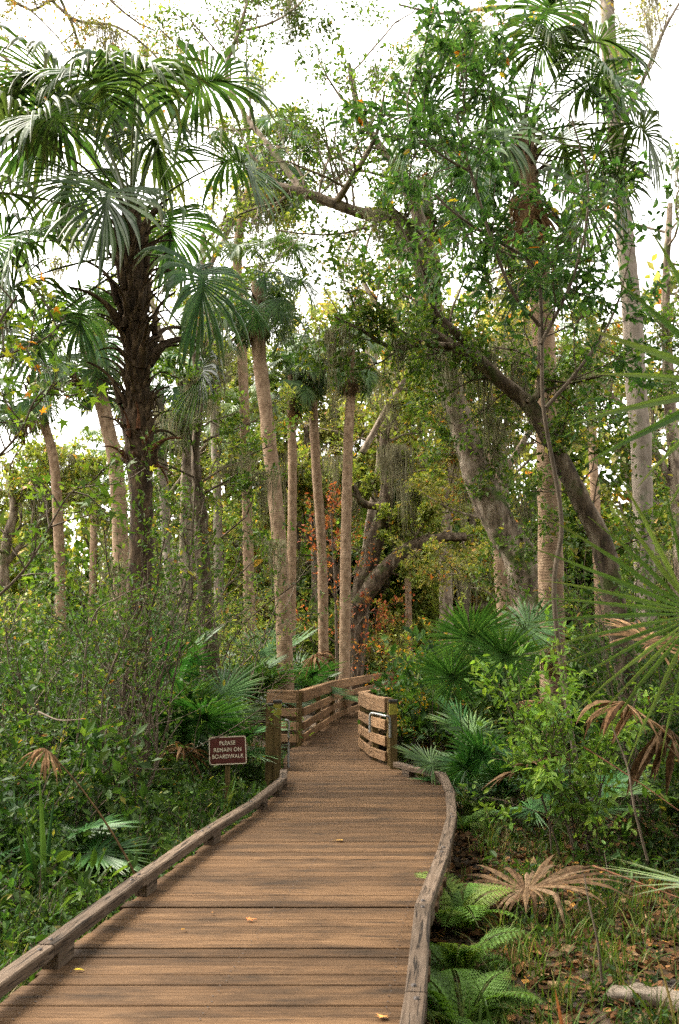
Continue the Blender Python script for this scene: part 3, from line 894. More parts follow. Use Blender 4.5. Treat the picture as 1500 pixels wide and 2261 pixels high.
def boot_mesh(seed, mat):
    rng = np.random.default_rng(seed)
    L = .5
    P = spline([(0, 0, -.12), (.07, 0, .05), (.16, 0, .17), (.30, 0, .26), (.45, 0, .30)], 8)
    V, F = tube(P, np.array([.042, .045, .035, .024, .019, .016, .014, .010]), 6, .08, rng)
    V[:, 1] *= 1.35
    return build("leaf_base", [(V, F, None, 0)], mat, True, False)
BOOTS = [boot_mesh(i, M_BOOT) for i in range(3)]
REDBOOTS = [boot_mesh(i + 5, M_REDBOOT) for i in range(2)]
def put_boot(root, p, az, r, rng, s=1.0, lib=None, tilt=0.0):
    lib = lib or BOOTS
    q = np.array(p) + np.array([math.cos(az), math.sin(az), 0]) * r
    o = obj("leaf_base", lib[rng.integers(0, len(lib))], root, Vector(q) - root.location)
    o.rotation_euler = (0, tilt + rng.normal(0, .2), az + rng.normal(0, .25))
    k = s * rng.uniform(.75, 1.35)
    o.scale = (k, k, k)
    return o
# ------------------------------------------------------------------ palms
def main_palm():
    rng = np.random.default_rng(77)
    Y = 13.0
    pts = [at(*p, Y) for p in [(292, 1700), (300, 1450), (312, 1180), (308, 1000), (303, 850), (300, 700), (293, 560), (290, 470)]]
    pts[0][2] = float(ground_z(pts[0][0], Y)) - .05
    base = pts[0].copy()
    root = thing("sabal_palm", 'big near palm with thick dark trunk of old leaf bases and wide drooping crown', "palm tree", base)
    m = 70
    C = spline(pts, m)
    zz = np.linspace(0, 1, m)
    rad = np.interp(zz, [0, .12, .34, .42, .47, .52, .62, .75, .9, 1], [.24, .17, .15, .18, .21, .17, .155, .175, .17, .12]) * (1 + .05 * rng.normal(0, 1, m))
    V, F = tube(C - base, rad, 18, .05, rng)
    obj("trunk", build("trunk", [(V, F, None, 0)], M_BOOT), root)
    # old leaf bases, upward curving stubs in a spiral
    for k in range(120):
        t = .50 + .46 * k / 120
        p = C[int(t * (m - 1))]
        put_boot(root, p, k * 2.39996, np.interp(t, zz, rad) * .85, rng, np.interp(t, [.5, .75, 1], [.6, .8, .9]))
    for k in range(9):      # long bare stalks standing out of the trunk
        t = rng.uniform(.55, .9); p = C[int(t * (m - 1))]
        o = put_boot(root, p, (0, math.pi)[k % 2] + rng.normal(0, .5), .2, rng, 1.35)
    for k in range(34):     # rusty collar of split bases
        t = rng.uniform(.40, .52); p = C[int(t * (m - 1))]
        put_boot(root, p, k * 2.39996, np.interp(t, zz, rad) * .9, rng, rng.uniform(.4, .75), REDBOOTS if k % 2 else BOOTS, tilt=rng.uniform(-.5, 1.8))
    cen = C[-1]
    kx = Y / FPX
    # hub positions read off the photograph: (px, py, depth offset, blade scale)
    hubs = [(232, 275, -.5, 1.0), (140, 150, .3, 1.0), (290, 130, .5, 1.0), (425, 190, -.2, .9), (467, 372, -.5, .92),
            (70, 300, -.2, 1.0), (-5, 430, -.4, 1.0), (262, 440, -1.3, .95), (120, 540, -.6, 1.0), (400, 585, -.8, 1.0),
            (20, 520, .6, 1.0), (110, 720, .3, .8), (430, 760, .3, .85), (190, 380, 1.3, .9), (210, 640, .5, .8), (350, 470, 1.5, .9), (200, 200, .9, 1.0), (340, 300, .8, .95), (90, 190, .7, 1.0), (330, 215, -.6, .85), (160, 300, -.9, .9), (60, 620, -.2, .85)]
    for px, py, dy, s in hubs:
        v = at(px, py, Y + dy) - cen
        b = cen - UP * np.clip(.25 - v[2] * .35, 0, 1.0)
        v = at(px, py, Y + dy) - b
        L = np.linalg.norm(v)
        o = put_frond(SABAL, root, b, v, rng, s)
        o.scale = [0.55 * (s + L / 1.6)] * 3
main_palm()

palm('tallest straight palm rising behind the sign with a full dark crown', [(637, 1560), (620, 1240), (592, 950), (571, 760), (573, 625)], 20.5, .155, n=28, scale=0.62, lib=SABAL, seed=1, dead=3, lo=-60)
palm('slim palm with dark fibrous collar over orange trunk patch', [(640, 1500), (645, 1200), (646, 1000), (643, 900), (645, 830)], 27, .125, n=22, scale=0.52, seed=2, dead=2, boots=26, lo=-40)
palm('slim palm trunk curving between two taller palm trunks over the fence', [(716, 1520), (712, 1250), (698, 1020), (690, 850), (692, 790)], 27.5, .135, n=20, scale=0.52, seed=3, lo=-40)
palm('straight pale palm trunk rising just beyond the fence', [(760, 1520), (764, 1200), (770, 960), (776, 850), (772, 775)], 26.5, .14, n=22, scale=0.52, seed=4, lo=-40)
palm('palm with fronds spread over the top right behind holly leaves', [(1228, 1700), (1216, 1250), (1208, 900), (1190, 600), (1165, 380), (1155, 300)], 14.5, .17, n=12, scale=0.85, lib=SABAL, seed=5, dead=4, boots=30, group=None, hubs=[(1020, 130, -.3, 1.0), (1100, 80, .2, 1.0), (1180, 90, -.6, 1.0), (1290, 110, -.2, 1.0), (1340, 140, .5, 1.0), (1390, 275, -.3, 1.0), (1260, 215, -.7, .9), (1000, 240, .3, 1.0), (1120, 210, .9, 1.0), (1080, 330, -.6, .9), (1330, 330, .8, .9)])
palm('palm with brown skirt of dead fronds behind the leaning oak', [(1140, 1450), (1090, 1100), (1015, 900), (965, 700), (935, 400)], 19.5, .16, n=22, scale=0.55, lib=SABAL, seed=6, dead=14, group=None, lo=-70)
palm('leaning palm trunk seen behind the big near palm against sky', [(285, 1420), (262, 1100), (235, 930), (205, 800), (185, 735)], 22, .17, n=20, scale=0.7, seed=7)
palm('thin leaning palm near the edge of the sky gap', [(150, 1420), (125, 1080), (100, 940), (80, 860), (70, 830)], 27, .13, n=16, scale=0.7, seed=8)
palm('distant pale palm between the big palm and tallest palm', [(395, 1500), (380, 1330), (368, 1180), (358, 1010), (352, 900), (352, 860)], 24, .13, n=18, scale=0.7, seed=9, mat=M_PALE)
palm('distant thin palm showing above the left shrubs', [(490, 1420), (482, 1180), (475, 950), (470, 760), (466, 690)], 30, .14, n=18, scale=0.7, seed=10, mat=M_PALE)
palm('far bright green palm beyond the tallest palm trunk', [(545, 1440), (548, 1200), (545, 1000), (540, 930)], 34, .15, n=24, scale=0.7, lib=LITE, seed=11)
palm('distant palm crown peeking over the tallest palm', [(560, 1450), (540, 900), (525, 560), (560, 400), (620, 330)], 25, .13, n=22, scale=0.7, seed=12)
palm('far palm with small crown by the dark leaning oak', [(905, 1450), (900, 1250), (892, 1130), (890, 1075)], 40, .13, n=16, scale=0.7, seed=13)
palm('far pale green palm showing low through the sky gap', [(205, 1440), (208, 1180), (212, 1010)], 38, .15, n=20, scale=0.7, lib=LITE, seed=14)
palm('far pale palm behind the right hand trunks', [(1330, 1440), (1310, 1000), (1300, 760)], 32, .15, n=20, scale=0.7, lib=LITE, seed=15)

# ------------------------------------------------------------------ broadleaf trees
def tree(name, label, limbs, bark, leaf, seed, cat="tree", group=None, gp=None, moss=0, moss_scale=1.0, minr=0.0, sides=14, mosspts=None):
    """limbs: (points, r0, r1, branches, branch length, t0)"""
    rng = np.random.default_rng(seed)
    base = np.array(limbs[0][0][0], float)
    root = thing(name, label, cat, base, group)
    tubes, twigs, parts = [], [], []
    gp = gp or GP()
    for pts, r0, r1, nb, bl, t0 in limbs:
        m = max(8, int(len(pts) * 5))
        C = spline(pts, m)
        rad = np.linspace(r0, r1, m)
        if r0 > .05:
            rad *= 1 + .05 * np.sin(np.linspace(0, 17, m) + seed) + .03 * rng.normal(0, 1, m)
        if r0 > .15:
            C2 = spline(pts, m * 3)
            V, F = trunk_tube(C2 - base, np.interp(np.linspace(0, 1, m * 3), np.linspace(0, 1, m), rad), rng)
        else:
            V, F = tube(C - base, rad, sides if r0 > .08 else 7, .035 if r0 > .05 else 0, rng)
        parts.append((V, F, None, 0))
        for k in range(nb):
            t = t0 + (1 - t0) * (k + rng.random()) / nb
            i = min(m - 2, int(t * (m - 1)))
            dd = norm(C[i + 1] - C[i])
            perp = norm(np.cross(dd, rng.normal(0, 1, 3)))
            a = R_(rng.uniform(35, 80))
            grow(rng, C[i], dd * math.cos(a) + perp * math.sin(a), bl * rng.uniform(.6, 1.3), max(.008, min(rad[i] * .5, bl * .017)), 0, gp, tubes, twigs)
    parts += wood_parts(tubes, base, 0, minr)
    obj("trunk", build("trunk", parts, bark, True, False), root)
    if leaf and twigs:
        o = obj("crown", build("crown", [leaves_on(rng, twigs, off=base, **leaf)], M_LEAF, False), root)
    if moss:
        cand = np.concatenate([t[0][1:] for t in tubes if t[2] <= 1])
        hang_moss(rng, root, cand[rng.choice(len(cand), min(moss, len(cand)), replace=False)], moss_scale)
    if mosspts is not None:
        hang_moss(rng, root, mosspts, moss_scale)
    return root

def L(pxs, Y):
    """limb from photograph pixels; a pixel may carry its own depth"""
    return [at(p[0], p[1], p[2] if len(p) > 2 else Y) for p in pxs]
def rooted(pts):
    pts[0][2] = float(ground_z(pts[0][0], pts[0][1])) - .1
    return pts

# the two leaning oaks right of the path
tree("oak_tree", 'large live oak leaning left with pale furrowed trunk right of the path',
     [(rooted(L([(1215, 1500), (1165, 1290), (1110, 1170), (1060, 1060), (1020, 940), (985, 830), (960, 780)], 16.5)), .29, .19, 26, .8, .10),
      (L([(960, 780), (940, 700), (935, 620), (915, 540), (870, 480), (800, 470), (740, 450), (670, 425), (590, 405)], 16.5), .17, .065, 15, 1.6, .2),
      (L([(940, 690), (960, 600), (925, 480), (880, 380), (800, 260), (770, 140)], 16.8), .15, .04, 10, 1.7, .2),
      (L([(740, 450, 16.5), (780, 390, 16), (830, 300, 15.6), (850, 200, 15.2)], 16), .07, .02, 7, 1.4, .2),
      (L([(670, 425, 16.5), (600, 330, 17), (540, 250, 17.5), (500, 160, 18), (530, 60, 18), (545, -20, 18), (500, -90, 18)], 17), .06, .025, 15, 1.5, .2),
      (L([(530, 70, 18), (600, 50, 18), (660, 10, 18), (720, -60, 18)], 18), .03, .015, 12, 1.3, .1)],
     M_OAK, dict(per=7.5, size=.075, tmpl=LEAF4, palette='mid'), 31, gp=GP(2, (6, 5), wig=.2), moss=8, minr=.003)
tree("oak_tree", 'dark crooked oak with hollow knot leaning in front of the pale oak',
     [(rooted(L([(1420, 1500), (1345, 1260), (1290, 1120), (1245, 1030), (1205, 950), (1165, 890), (1110, 845), (1060, 800), (1000, 765), (955, 735)], 13.0)), .15, .07, 26, .85, .10),
      (L([(1060, 800), (1020, 745), (985, 715), (950, 660), (935, 590)], 13.0), .08, .03, 8, 1.3, .2),
      (L([(1000, 765), (930, 760), (870, 770), (800, 730), (740, 700)], 12.8), .05, .015, 9, 1.1, .2),
      (L([(1165, 890), (1190, 860), (1192, 780), (1195, 680), (1180, 590)], 12.6), .045, .025, 6, 1.1, .2)],
     M_DARKOAK, dict(per=9, size=.07, tmpl=LEAF4, palette='mid'), 32, gp=GP(2, (6, 5), wig=.22), moss=6, minr=.003, moss_scale=.8)

# holly-like sapling whose glossy leaves veil the top right palm
tree("holly_tree", 'slender small leaved evergreen spreading glossy dark leaves across the top right',
     [(rooted(L([(1300, 1700), (1225, 1350), (1240, 1150), (1200, 900), (1196, 720), (1180, 590), (1085, 525), (1010, 475), (960, 430)], 10.2)), .028, .012, 16, 1.0, .42),
      (L([(1192, 720), (1120, 620, 9.8), (1040, 380, 9.6), (1010, 230, 9.6), (1050, 90, 9.8)], 10), .022, .008, 15, 1.0, .1),
      (L([(1195, 760), (1270, 600, 10), (1300, 420, 10), (1260, 250, 10)], 10), .022, .008, 12, 1.0, .1),
      (L([(1206, 900), (1290, 800, 10), (1360, 680, 10.3), (1400, 520, 10.4)], 10), .022, .008, 10, 1.0, .1),
      (L([(1040, 380, 9.6), (960, 330, 9.6), (900, 240, 9.6), (930, 120, 9.8)], 10), .014, .006, 11, .9, .1)],
     M_TWIG, dict(per=13, size=.085, tmpl=LEAF6, palette='holly', spread=.03), 33, gp=GP(1, (7,), ratio=(.5,), wig=.2, step=.2), minr=0)

# pale straight trunk at the right, and its crown above
tree("sweetgum_tree", 'tall straight pale grey trunk rising out of the top right corner',
     [(rooted(L([(1430, 1500), (1418, 1080), (1400, 750), (1378, 500), (1362, 330), (1345, 100), (1338, -60), (1335, -250)], 18.5)), .20, .12, 3, 1.6, .75),
      (L([(1345, 120), (1290, 60, 18), (1200, 20, 17.5), (1100, 15, 17.5), (980, 30, 17.5), (880, 10, 17.5)], 18), .06, .02, 10, 1.4, .15),
      (L([(1362, 300), (1410, 200, 18.3), (1470, 60, 18), (1530, -40, 18)], 18), .05, .02, 8, 1.4, .15)],
     M_PALE, dict(per=8, size=.07, tmpl=LEAF4, palette='olive'), 34, gp=GP(2, (5, 4), wig=.18), moss=8, minr=.003)

# far dark mossy oaks, centre
tree("oak_tree", 'far dark mossy oak fork behind red leaved sapling',
     [(rooted(L([(770, 1470), (795, 1330), (825, 1210), (850, 1120), (858, 1040), (850, 960), (870, 860), (860, 760)], 31)), .36, .06, 10, 2.6, .3),
      (L([(790, 1340), (840, 1270), (895, 1215), (960, 1190), (1030, 1185)], 30.5), .28, .12, 9, 2.0, .3),
      (L([(850, 1120), (800, 1110), (770, 1060), (700, 1040), (640, 1050)], 31), .13, .05, 8, 2.0, .2),
      (L([(780, 1330), (720, 1230), (670, 1180), (600, 1120)], 31.5), .16, .07, 6, 2.0, .3)],
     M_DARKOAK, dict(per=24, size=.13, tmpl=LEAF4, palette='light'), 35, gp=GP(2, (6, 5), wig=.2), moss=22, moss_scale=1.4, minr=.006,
     mosspts=[at(870, 990, 29), at(880, 985, 29), at(890, 1000, 29), at(845, 1010, 29), at(740, 1010, 29)])
tree("maple_sapling", 'red leaved sapling between the palm trunks beyond the fence',
     [(rooted(L([(745, 1500), (742, 1330), (735, 1200), (730, 1120)], 28.3)), .05, .02, 14, 1.3, .15),
      (rooted(L([(775, 1500), (785, 1400), (830, 1340)], 30)), .035, .015, 9, 1.2, .2)],
     M_TWIG, dict(per=12, size=.10, tmpl=LEAF4, palette='red'), 36, gp=GP(1, (6,), ratio=(.55,), wig=.2), minr=.003)
tree("mossy_tree", 'mossy dark slender trunk left of the tallest palm',
     [(rooted(L([(475, 1620), (465, 1480), (455, 1350), (448, 1220), (440, 1110), (432, 1000), (440, 880), (425, 760)], 17)), .19, .03, 12, 1.3, .25)],
     M_DARKOAK, dict(per=18, size=.075, tmpl=LEAF4, palette='mid'), 37, gp=GP(2, (5, 4), wig=.2), moss=10, moss_scale=.8, minr=.003)
tree("oak_tree", 'moss hung oak filling the gap behind the big near palm',
     [(rooted(L([(420, 1480), (410, 1200), (425, 900), (440, 700), (450, 520)], 25)), .2, .08, 14, 2.3, .25),
      (L([(425, 900), (360, 760, 25), (320, 600, 25.5), (280, 470, 26)], 25), .1, .04, 9, 2.0, .2),
      (L([(445, 620), (520, 480, 25.5), (560, 380, 26), (530, 230, 26)], 25), .08, .03, 8, 1.8, .2)],
     M_OAK, dict(per=17, size=.10, tmpl=LEAF4, palette='light'), 38, gp=GP(2, (6, 5), wig=.2), moss=24, moss_scale=1.2, minr=.004)

# upper canopy branches that only reach the frame from taller trees
tree("oak_tree", 'tall oak with thin bare twigs filling the sky at the top left',
     [(rooted(L([(-420, 1450), (-400, 800), (-300, 300), (-120, 60), (60, -60), (300, -120)], 21)), .3, .07, 18, 2.6, .5),
      (L([(-120, 60), (0, 120), (90, 200), (160, 330)], 21), .05, .015, 13, 1.7, .1),
      (L([(60, -60), (160, 40), (260, 60), (350, 130), (400, 220)], 21), .045, .015, 15, 1.7, .1)],
     M_OAK, dict(per=8, size=.075, tmpl=LEAF4, palette='olive'), 39, gp=GP(2, (6, 5), wig=.2), moss=8, minr=.003)
tree("oak_tree", 'slender oak with olive leaves and moss below the middle sky gap',
     [(rooted(L([(770, 1480), (810, 1200), (840, 1000), (815, 850), (845, 720), (800, 600), (830, 480)], 33)), .16, .03, 20, 2.4, .3),
      (L([(800, 1000), (880, 860), (960, 760), (1050, 640), (1110, 560)], 29), .1, .03, 12, 2.0, .2)],
     M_OAK, dict(per=7, size=.10, tmpl=LEAF4, palette='olive'), 40, gp=GP(2, (6, 5), wig=.2), moss=16, moss_scale=1.2, minr=.004)
tree("oak_tree", 'yellowing oak standing behind the two leaning trunks',
     [(rooted(L([(1130, 1480), (1120, 1250), (1110, 1050), (1090, 900), (1100, 740)], 25)), .2, .06, 16, 2.2, .2),
      (L([(1110, 1050), (1180, 940), (1260, 850), (1330, 740)], 25), .09, .03, 10, 1.9, .2)],
     M_OAK, dict(per=24, size=.10, tmpl=LEAF4, palette='olive'), 41, gp=GP(2, (6, 5), wig=.2), moss=18, moss_scale=1.2, minr=.004)
tree("oak_tree", 'leafy oak at the right edge behind the pale trunk',
     [(rooted(L([(1520, 1480), (1500, 1150), (1480, 900), (1470, 650), (1480, 450)], 22)), .2, .06, 18, 2.0, .15),
      (L([(1500, 1100), (1420, 950), (1340, 860), (1290, 800)], 22), .09, .03, 10, 1.7, .2)],
     M_OAK, dict(per=15, size=.09, tmpl=LEAF4, palette='mid'), 42, gp=GP(2, (6, 5), wig=.2), moss=10, minr=.004)
tree("oak_tree", 'pale leaved oak in the low distance at the left edge',
     [(rooted(L([(20, 1460), (10, 1250), (30, 1130), (20, 1060)], 30)), .2, .08, 14, 2.3, .2),
      (L([(10, 1250), (90, 1150), (160, 1080)], 30), .09, .03, 9, 2.0, .2)],
     M_OAK, dict(per=22, size=.12, tmpl=LEAF4, palette='light'), 43, gp=GP(2, (6, 5), wig=.2), moss=20, moss_scale=1.3, minr=.006)

tree("oak_tree", 'moss draped pale green oak rising beyond the centre palm trunks',
     [(rooted(L([(690, 1460), (700, 1200), (680, 1000), (690, 850), (700, 760)], 38)), .25, .06, 20, 2.8, .25),
      (L([(690, 1050), (620, 930), (560, 850), (500, 800)], 38), .1, .03, 10, 2.4, .2),
      (L([(685, 1000), (760, 900), (830, 850), (880, 830)], 38), .1, .03, 10, 2.4, .2)],
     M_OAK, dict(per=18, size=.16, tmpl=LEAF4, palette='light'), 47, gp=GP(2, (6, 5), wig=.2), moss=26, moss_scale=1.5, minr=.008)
tree("oak_tree", 'yellow green oak beyond the gap between leaning trunks and palms',
     [(rooted(L([(990, 1460), (985, 1200), (1000, 1000), (980, 880), (1010, 800)], 36)), .25, .06, 20, 2.6, .2),
      (L([(990, 1100), (930, 1000), (880, 950), (840, 930)], 36), .1, .03, 10, 2.2, .2),
      (L([(990, 1000), (1080, 900), (1150, 840)], 36), .1, .03, 9, 2.2, .2)],
     M_OAK, dict(per=18, size=.15, tmpl=LEAF4, palette='olive'), 48, gp=GP(2, (6, 5), wig=.2), moss=24, moss_scale=1.5, minr=.008)
tree("oak_tree", 'soft green oak filling the distance left of the tallest palm',
     [(rooted(L([(330, 1460), (340, 1250), (330, 1080), (345, 980)], 36)), .22, .06, 16, 2.6, .2),
      (L([(335, 1150), (420, 1030), (480, 950), (530, 900)], 36), .1, .03, 11, 2.3, .2)],
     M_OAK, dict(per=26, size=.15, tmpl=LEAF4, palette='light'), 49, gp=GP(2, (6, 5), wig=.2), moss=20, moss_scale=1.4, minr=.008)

# big oaks added beyond both edges, crowns spread to shade the near boardwalk
A = lambda pts, dx=0: [np.array(p, float) + [dx, -1.6 * (p[2] > 4), .9 * (p[2] > 4)] for p in pts]
tree("oak_tree", 'tall oak added beyond the left edge to shade the near boardwalk',
     [(rooted(A([(-5.0, 4.2, 0), (-4.9, 4.2, 3), (-4.6, 4.3, 6.0), (-3.2, 4.2, 8.6), (-1.4, 3.6, 10.2), (.8, 2.6, 11.0)], -2.6)), .3, .1, 16, 2.4, .72),
      (A([(-3.6, 4.3, 7.8), (-3.4, 6.4, 9.6), (-2.8, 8.6, 10.8), (-1.6, 10.6, 11.6)], -2.6), .12, .04, 15, 2.5, .25),
      (A([(-3.2, 4.2, 8.6), (-1.6, 6.2, 10.4), (.2, 7.8, 11.4)], -2.6), .10, .04, 12, 2.4, .3),
      (A([(-4.6, 4.3, 6.0), (-4.8, 2.0, 7.6), (-4.0, -.6, 8.8), (-2.4, -2.6, 9.6)], -2.6), .14, .05, 13, 2.6, .25)],
     M_OAK, dict(per=56, size=.14, tmpl=LEAF4, palette='mid', jitter=.12), 45, gp=GP(2, (6, 5), wig=.2, trop=(.16, .10, .04)), moss=4, minr=.006)
tree("oak_tree", 'tall oak added beyond the right edge to shade the near boardwalk',
     [(rooted(A([(5.6, 5.4, 0), (5.5, 5.4, 3), (5.0, 5.3, 6.2), (3.6, 4.8, 8.8), (1.8, 4.0, 10.4), (.0, 2.0, 11.2)], -.6)), .3, .1, 16, 2.4, .72),
      (A([(4.2, 5.0, 7.8), (4.2, 7.2, 9.6), (3.8, 9.4, 10.8), (2.6, 11.0, 11.8)], -.6), .12, .04, 14, 2.5, .25),
      (A([(3.6, 4.8, 8.8), (2.4, 6.6, 10.4), (1.2, 8.6, 11.6)], -.6), .10, .04, 12, 2.4, .3),
      (A([(5.0, 5.3, 6.2), (5.2, 2.6, 7.8), (4.4, -.2, 9.0), (2.6, -2.4, 9.8)], -.6), .14, .05, 13, 2.6, .25)],
     M_OAK, dict(per=56, size=.14, tmpl=LEAF4, palette='mid', jitter=.12), 46, gp=GP(2, (6, 5), wig=.2, trop=(.16, .10, .04)), moss=3, minr=.006)

# near left: sweetgum twigs with star leaves
tree("sweetgum_sapling", 'thin sapling with star shaped yellow and orange leaves at the left edge',
     [(rooted(L([(-60, 1750), (-40, 1350), (-50, 1000), (-20, 760), (40, 650)], 7.0)), .03, .008, 10, .55, .35),
      (L([(-40, 1350), (60, 1250), (140, 1110), (190, 1060)], 7.2), .012, .004, 9, .45, .2),
      (L([(-45, 1050), (40, 960), (80, 880), (130, 840)], 7.0), .012, .004, 9, .4, .1),
      (L([(-30, 800), (50, 770), (110, 740), (150, 690)], 7.0), .010, .004, 8, .4, .1)],
     M_TWIG, dict(per=4, size=.082, tmpl=LEAFSTAR, palette='gum', spread=.05), 44, gp=GP(1, (4,), ratio=(.6,), wig=.25, step=.12))
# ------------------------------------------------------------------ shrubs
def shrub(label, px, Y, h, w, seed, palette='mid', size=.06, tmpl=LEAF6, stems=7, per=12, name="shrub", cat="shrub", group=None, lean=(0, 0)):
    rng = np.random.default_rng(seed)
    base = on_ground(px, Y)
    root = thing(name, label, cat, base, group)
    tubes, twigs = [], []
    g = GP(2, (6, 4), ratio=(.5, .5), ang=(40, 45), trop=(.10, .06, .03), wig=.2, t0=.15, step=.2)
    for k in range(stems):
        a = rng.uniform(0, 6.28); sp = rng.uniform(.1, .5) * w
        d = np.array([math.cos(a) * sp + lean[0], math.sin(a) * sp + lean[1], h])
        grow(rng, base + [rng.normal(0, w * .12), rng.normal(0, w * .12), -.03], d, h * rng.uniform(.6, 1.05), (.008 + h * .006) * .6, 0, g, tubes, twigs)
    obj("stems", build("stems", wood_parts(tubes, base, 0, .0022), M_TWIG, True, False), root)
    obj("foliage", build("foliage", [leaves_on(rng, twigs, per * 1.2, size, tmpl, palette, base, spread=.04)], M_LEAF, False), root)
    return root

shrub('glossy light green shrub below the dead palmetto fronds at the right', 1270, 9.5, 1.75, 1.0, 51, 'bright', .075, per=11, stems=8, lean=(-.2, 0))
shrub('broad leafy shrub reaching up the right edge', 1400, 11.5, 2.6, 1.6, 52, 'herb', .07, stems=8)
shrub('tall green shrub hiding the foot of the palm at the right', 1180, 17.5, 2.6, 1.6, 53, 'mid', .075, stems=8)
shrub('yellow flecked shrub beside the far end of the inner fence', 960, 16.5, 1.9, 1.2, 54, 'gold', .06, stems=8)
shrub('yellow dotted bush behind the inner fence bend', 985, 24, 2.4, 2.0, 55, 'gold', .08, tmpl=LEAF4, stems=9)
shrub('tall thin leaved shrub climbing round the big palm trunk', 308, 12.3, 4.2, .8, 56, 'mid', .06, stems=9)
shrub('leafy bush in front of the big palm trunk', 250, 10.8, 3.0, 1.3, 57, 'herb', .055, stems=8)
shrub('dark tangled bush at the far left edge', 40, 9.0, 1.8, 1.4, 58, 'herb', .055, stems=8)
shrub('tall olive bush left of the big palm', 120, 12.5, 3.0, 1.8, 59, 'herb', .06, stems=9)
shrub('tall fine leaved green bush right of the big palm trunk', 440, 16.6, 4.2, 1.6, 60, 'herb', .06, stems=8)
shrub('bright leafy bush left of the tallest palm trunk', 500, 19.5, 3.4, 1.4, 61, 'light', .065, stems=8)
shrub('low bush at the foot of the mossy trunk', 400, 12.4, .7, .9, 62, 'herb', .05, stems=7)
shrub('pale bush filling the view between palm trunks', 690, 33, 3.6, 2.6, 63, 'light', .11, tmpl=LEAF4, stems=9)
shrub('pale yellow green bush beyond the fence end', 860, 36, 3.2, 2.6, 64, 'olive', .11, tmpl=LEAF4, stems=9)
shrub('soft green bush standing below the pale leaning oak', 1050, 21, 3.0, 2.2, 65, 'light', .08, tmpl=LEAF4, stems=9)
shrub('tall green bush against the right edge in the distance', 1480, 15.5, 4.0, 2.0, 66, 'mid', .075, stems=9)
shrub('green bush under the crooked dark oak', 1320, 15, 3.2, 2.0, 67, 'mid', .07, stems=8)

# ------------------------------------------------------------------ palmettos
def palmetto(label, px, Y, seed, n=9, scale=1.0, fans=None, group='saw palmettos in the undergrowth', lift=0.0, name="palmetto"):
    rng = np.random.default_rng(seed)
    base = on_ground(px, Y)
    root = thing(name, label, "palmetto", base, group)
    V, F = tube(spline([(0, 0, -.08), (.02, .01, .05 + lift * .5), (0, 0, .12 + lift)], 8), np.linspace(.07, .045, 8) * scale, 9, .12, rng)
    obj("stump", build("stump", [(V, F, None, 0)], M_BOOT, True, False), root)
    top = base + UP * (.1 + lift)
    if fans:
        for fx, fy, dy, s in fans:
            v = at(fx, fy, Y + dy) - top
            el = math.degrees(math.asin(v[2] / np.linalg.norm(v)))
            me = frond_mesh(seed * 7 + int(fx), el + 3, R=.66 * s, Lp=np.linalg.norm(v), n=50, droop=.12, bend=18, costa=.12, fold=.22, spread=158, greens='palmetto', fuse=.6, pr=.010, tipd=.15)
            o = obj("frond", me, root, Vector(top - base))
            o.rotation_euler = (0, 0, math.atan2(v[1], v[0]))
    for i in range(n):
        az = i * 2.39996 + rng.normal(0, .3); el = rng.uniform(20, 82)
        v = np.array([math.cos(az) * math.cos(R_(el)), math.sin(az) * math.cos(R_(el)), math.sin(R_(el))])
        put_frond(PALMET, root, top, v, rng, scale * rng.uniform(.75, 1.15))
    return root
palmetto('dark round fan palmetto nearer the inner fence of the pair', 1030, 13.4, 71, n=2, scale=.9, fans=[(1040, 1415, -.35, 1.05), (1000, 1500, -.5, .9)], lift=.1)
palmetto('dark round fan palmetto nearer the glossy shrub of the pair', 1130, 13.2, 70, n=2, scale=.9, fans=[(1115, 1455, -.4, 1.0), (1165, 1390, .4, 1.0)], lift=.1)
palmetto('broad fan palmetto behind the sign', 470, 14.6, 72, n=5, scale=1.1, fans=[(455, 1590, -.5, 1.2), (545, 1625, -.3, 1.0), (490, 1540, .3, 1.1)])
palmetto('light fan palmetto at the foot of the big palm', 365, 15.2, 73, n=4, scale=1.2, fans=[(370, 1480, -.4, 1.25), (340, 1400, .2, 1.1), (420, 1450, .1, 1.0)])
palmetto('shaded tall palmetto with upright blades among the near undergrowth', 90, 8.8, 74, n=7, scale=.75)
palmetto('large palmetto just left of the tallest palm trunk', 515, 20.0, 75, n=11, scale=1.35, lift=.5)
palmetto('palmetto with yellowing fan beyond the fence', 650, 25.5, 76, n=9, scale=1.4, lift=.3)
palmetto('palmetto low behind the fence corner', 580, 23.5, 77, n=10, scale=1.5, lift=.6)
palmetto('small dark palmetto overhanging the inner fence', 940, 17.5, 78, n=8, scale=.85, lift=.25)
palmetto('small palmetto in the grass right of the inner fence', 1010, 12.4, 79, n=6, scale=.75)
palmetto('low palmetto growing by the round fans', 1065, 12.2, 80, n=7, scale=.8)
palmetto('low palmetto under the dead hanging fronds', 1250, 10.6, 81, n=7, scale=.9)
palmetto('bright palmetto left of the mossy trunk', 430, 19.5, 82, n=9, scale=1.3, lift=.3)

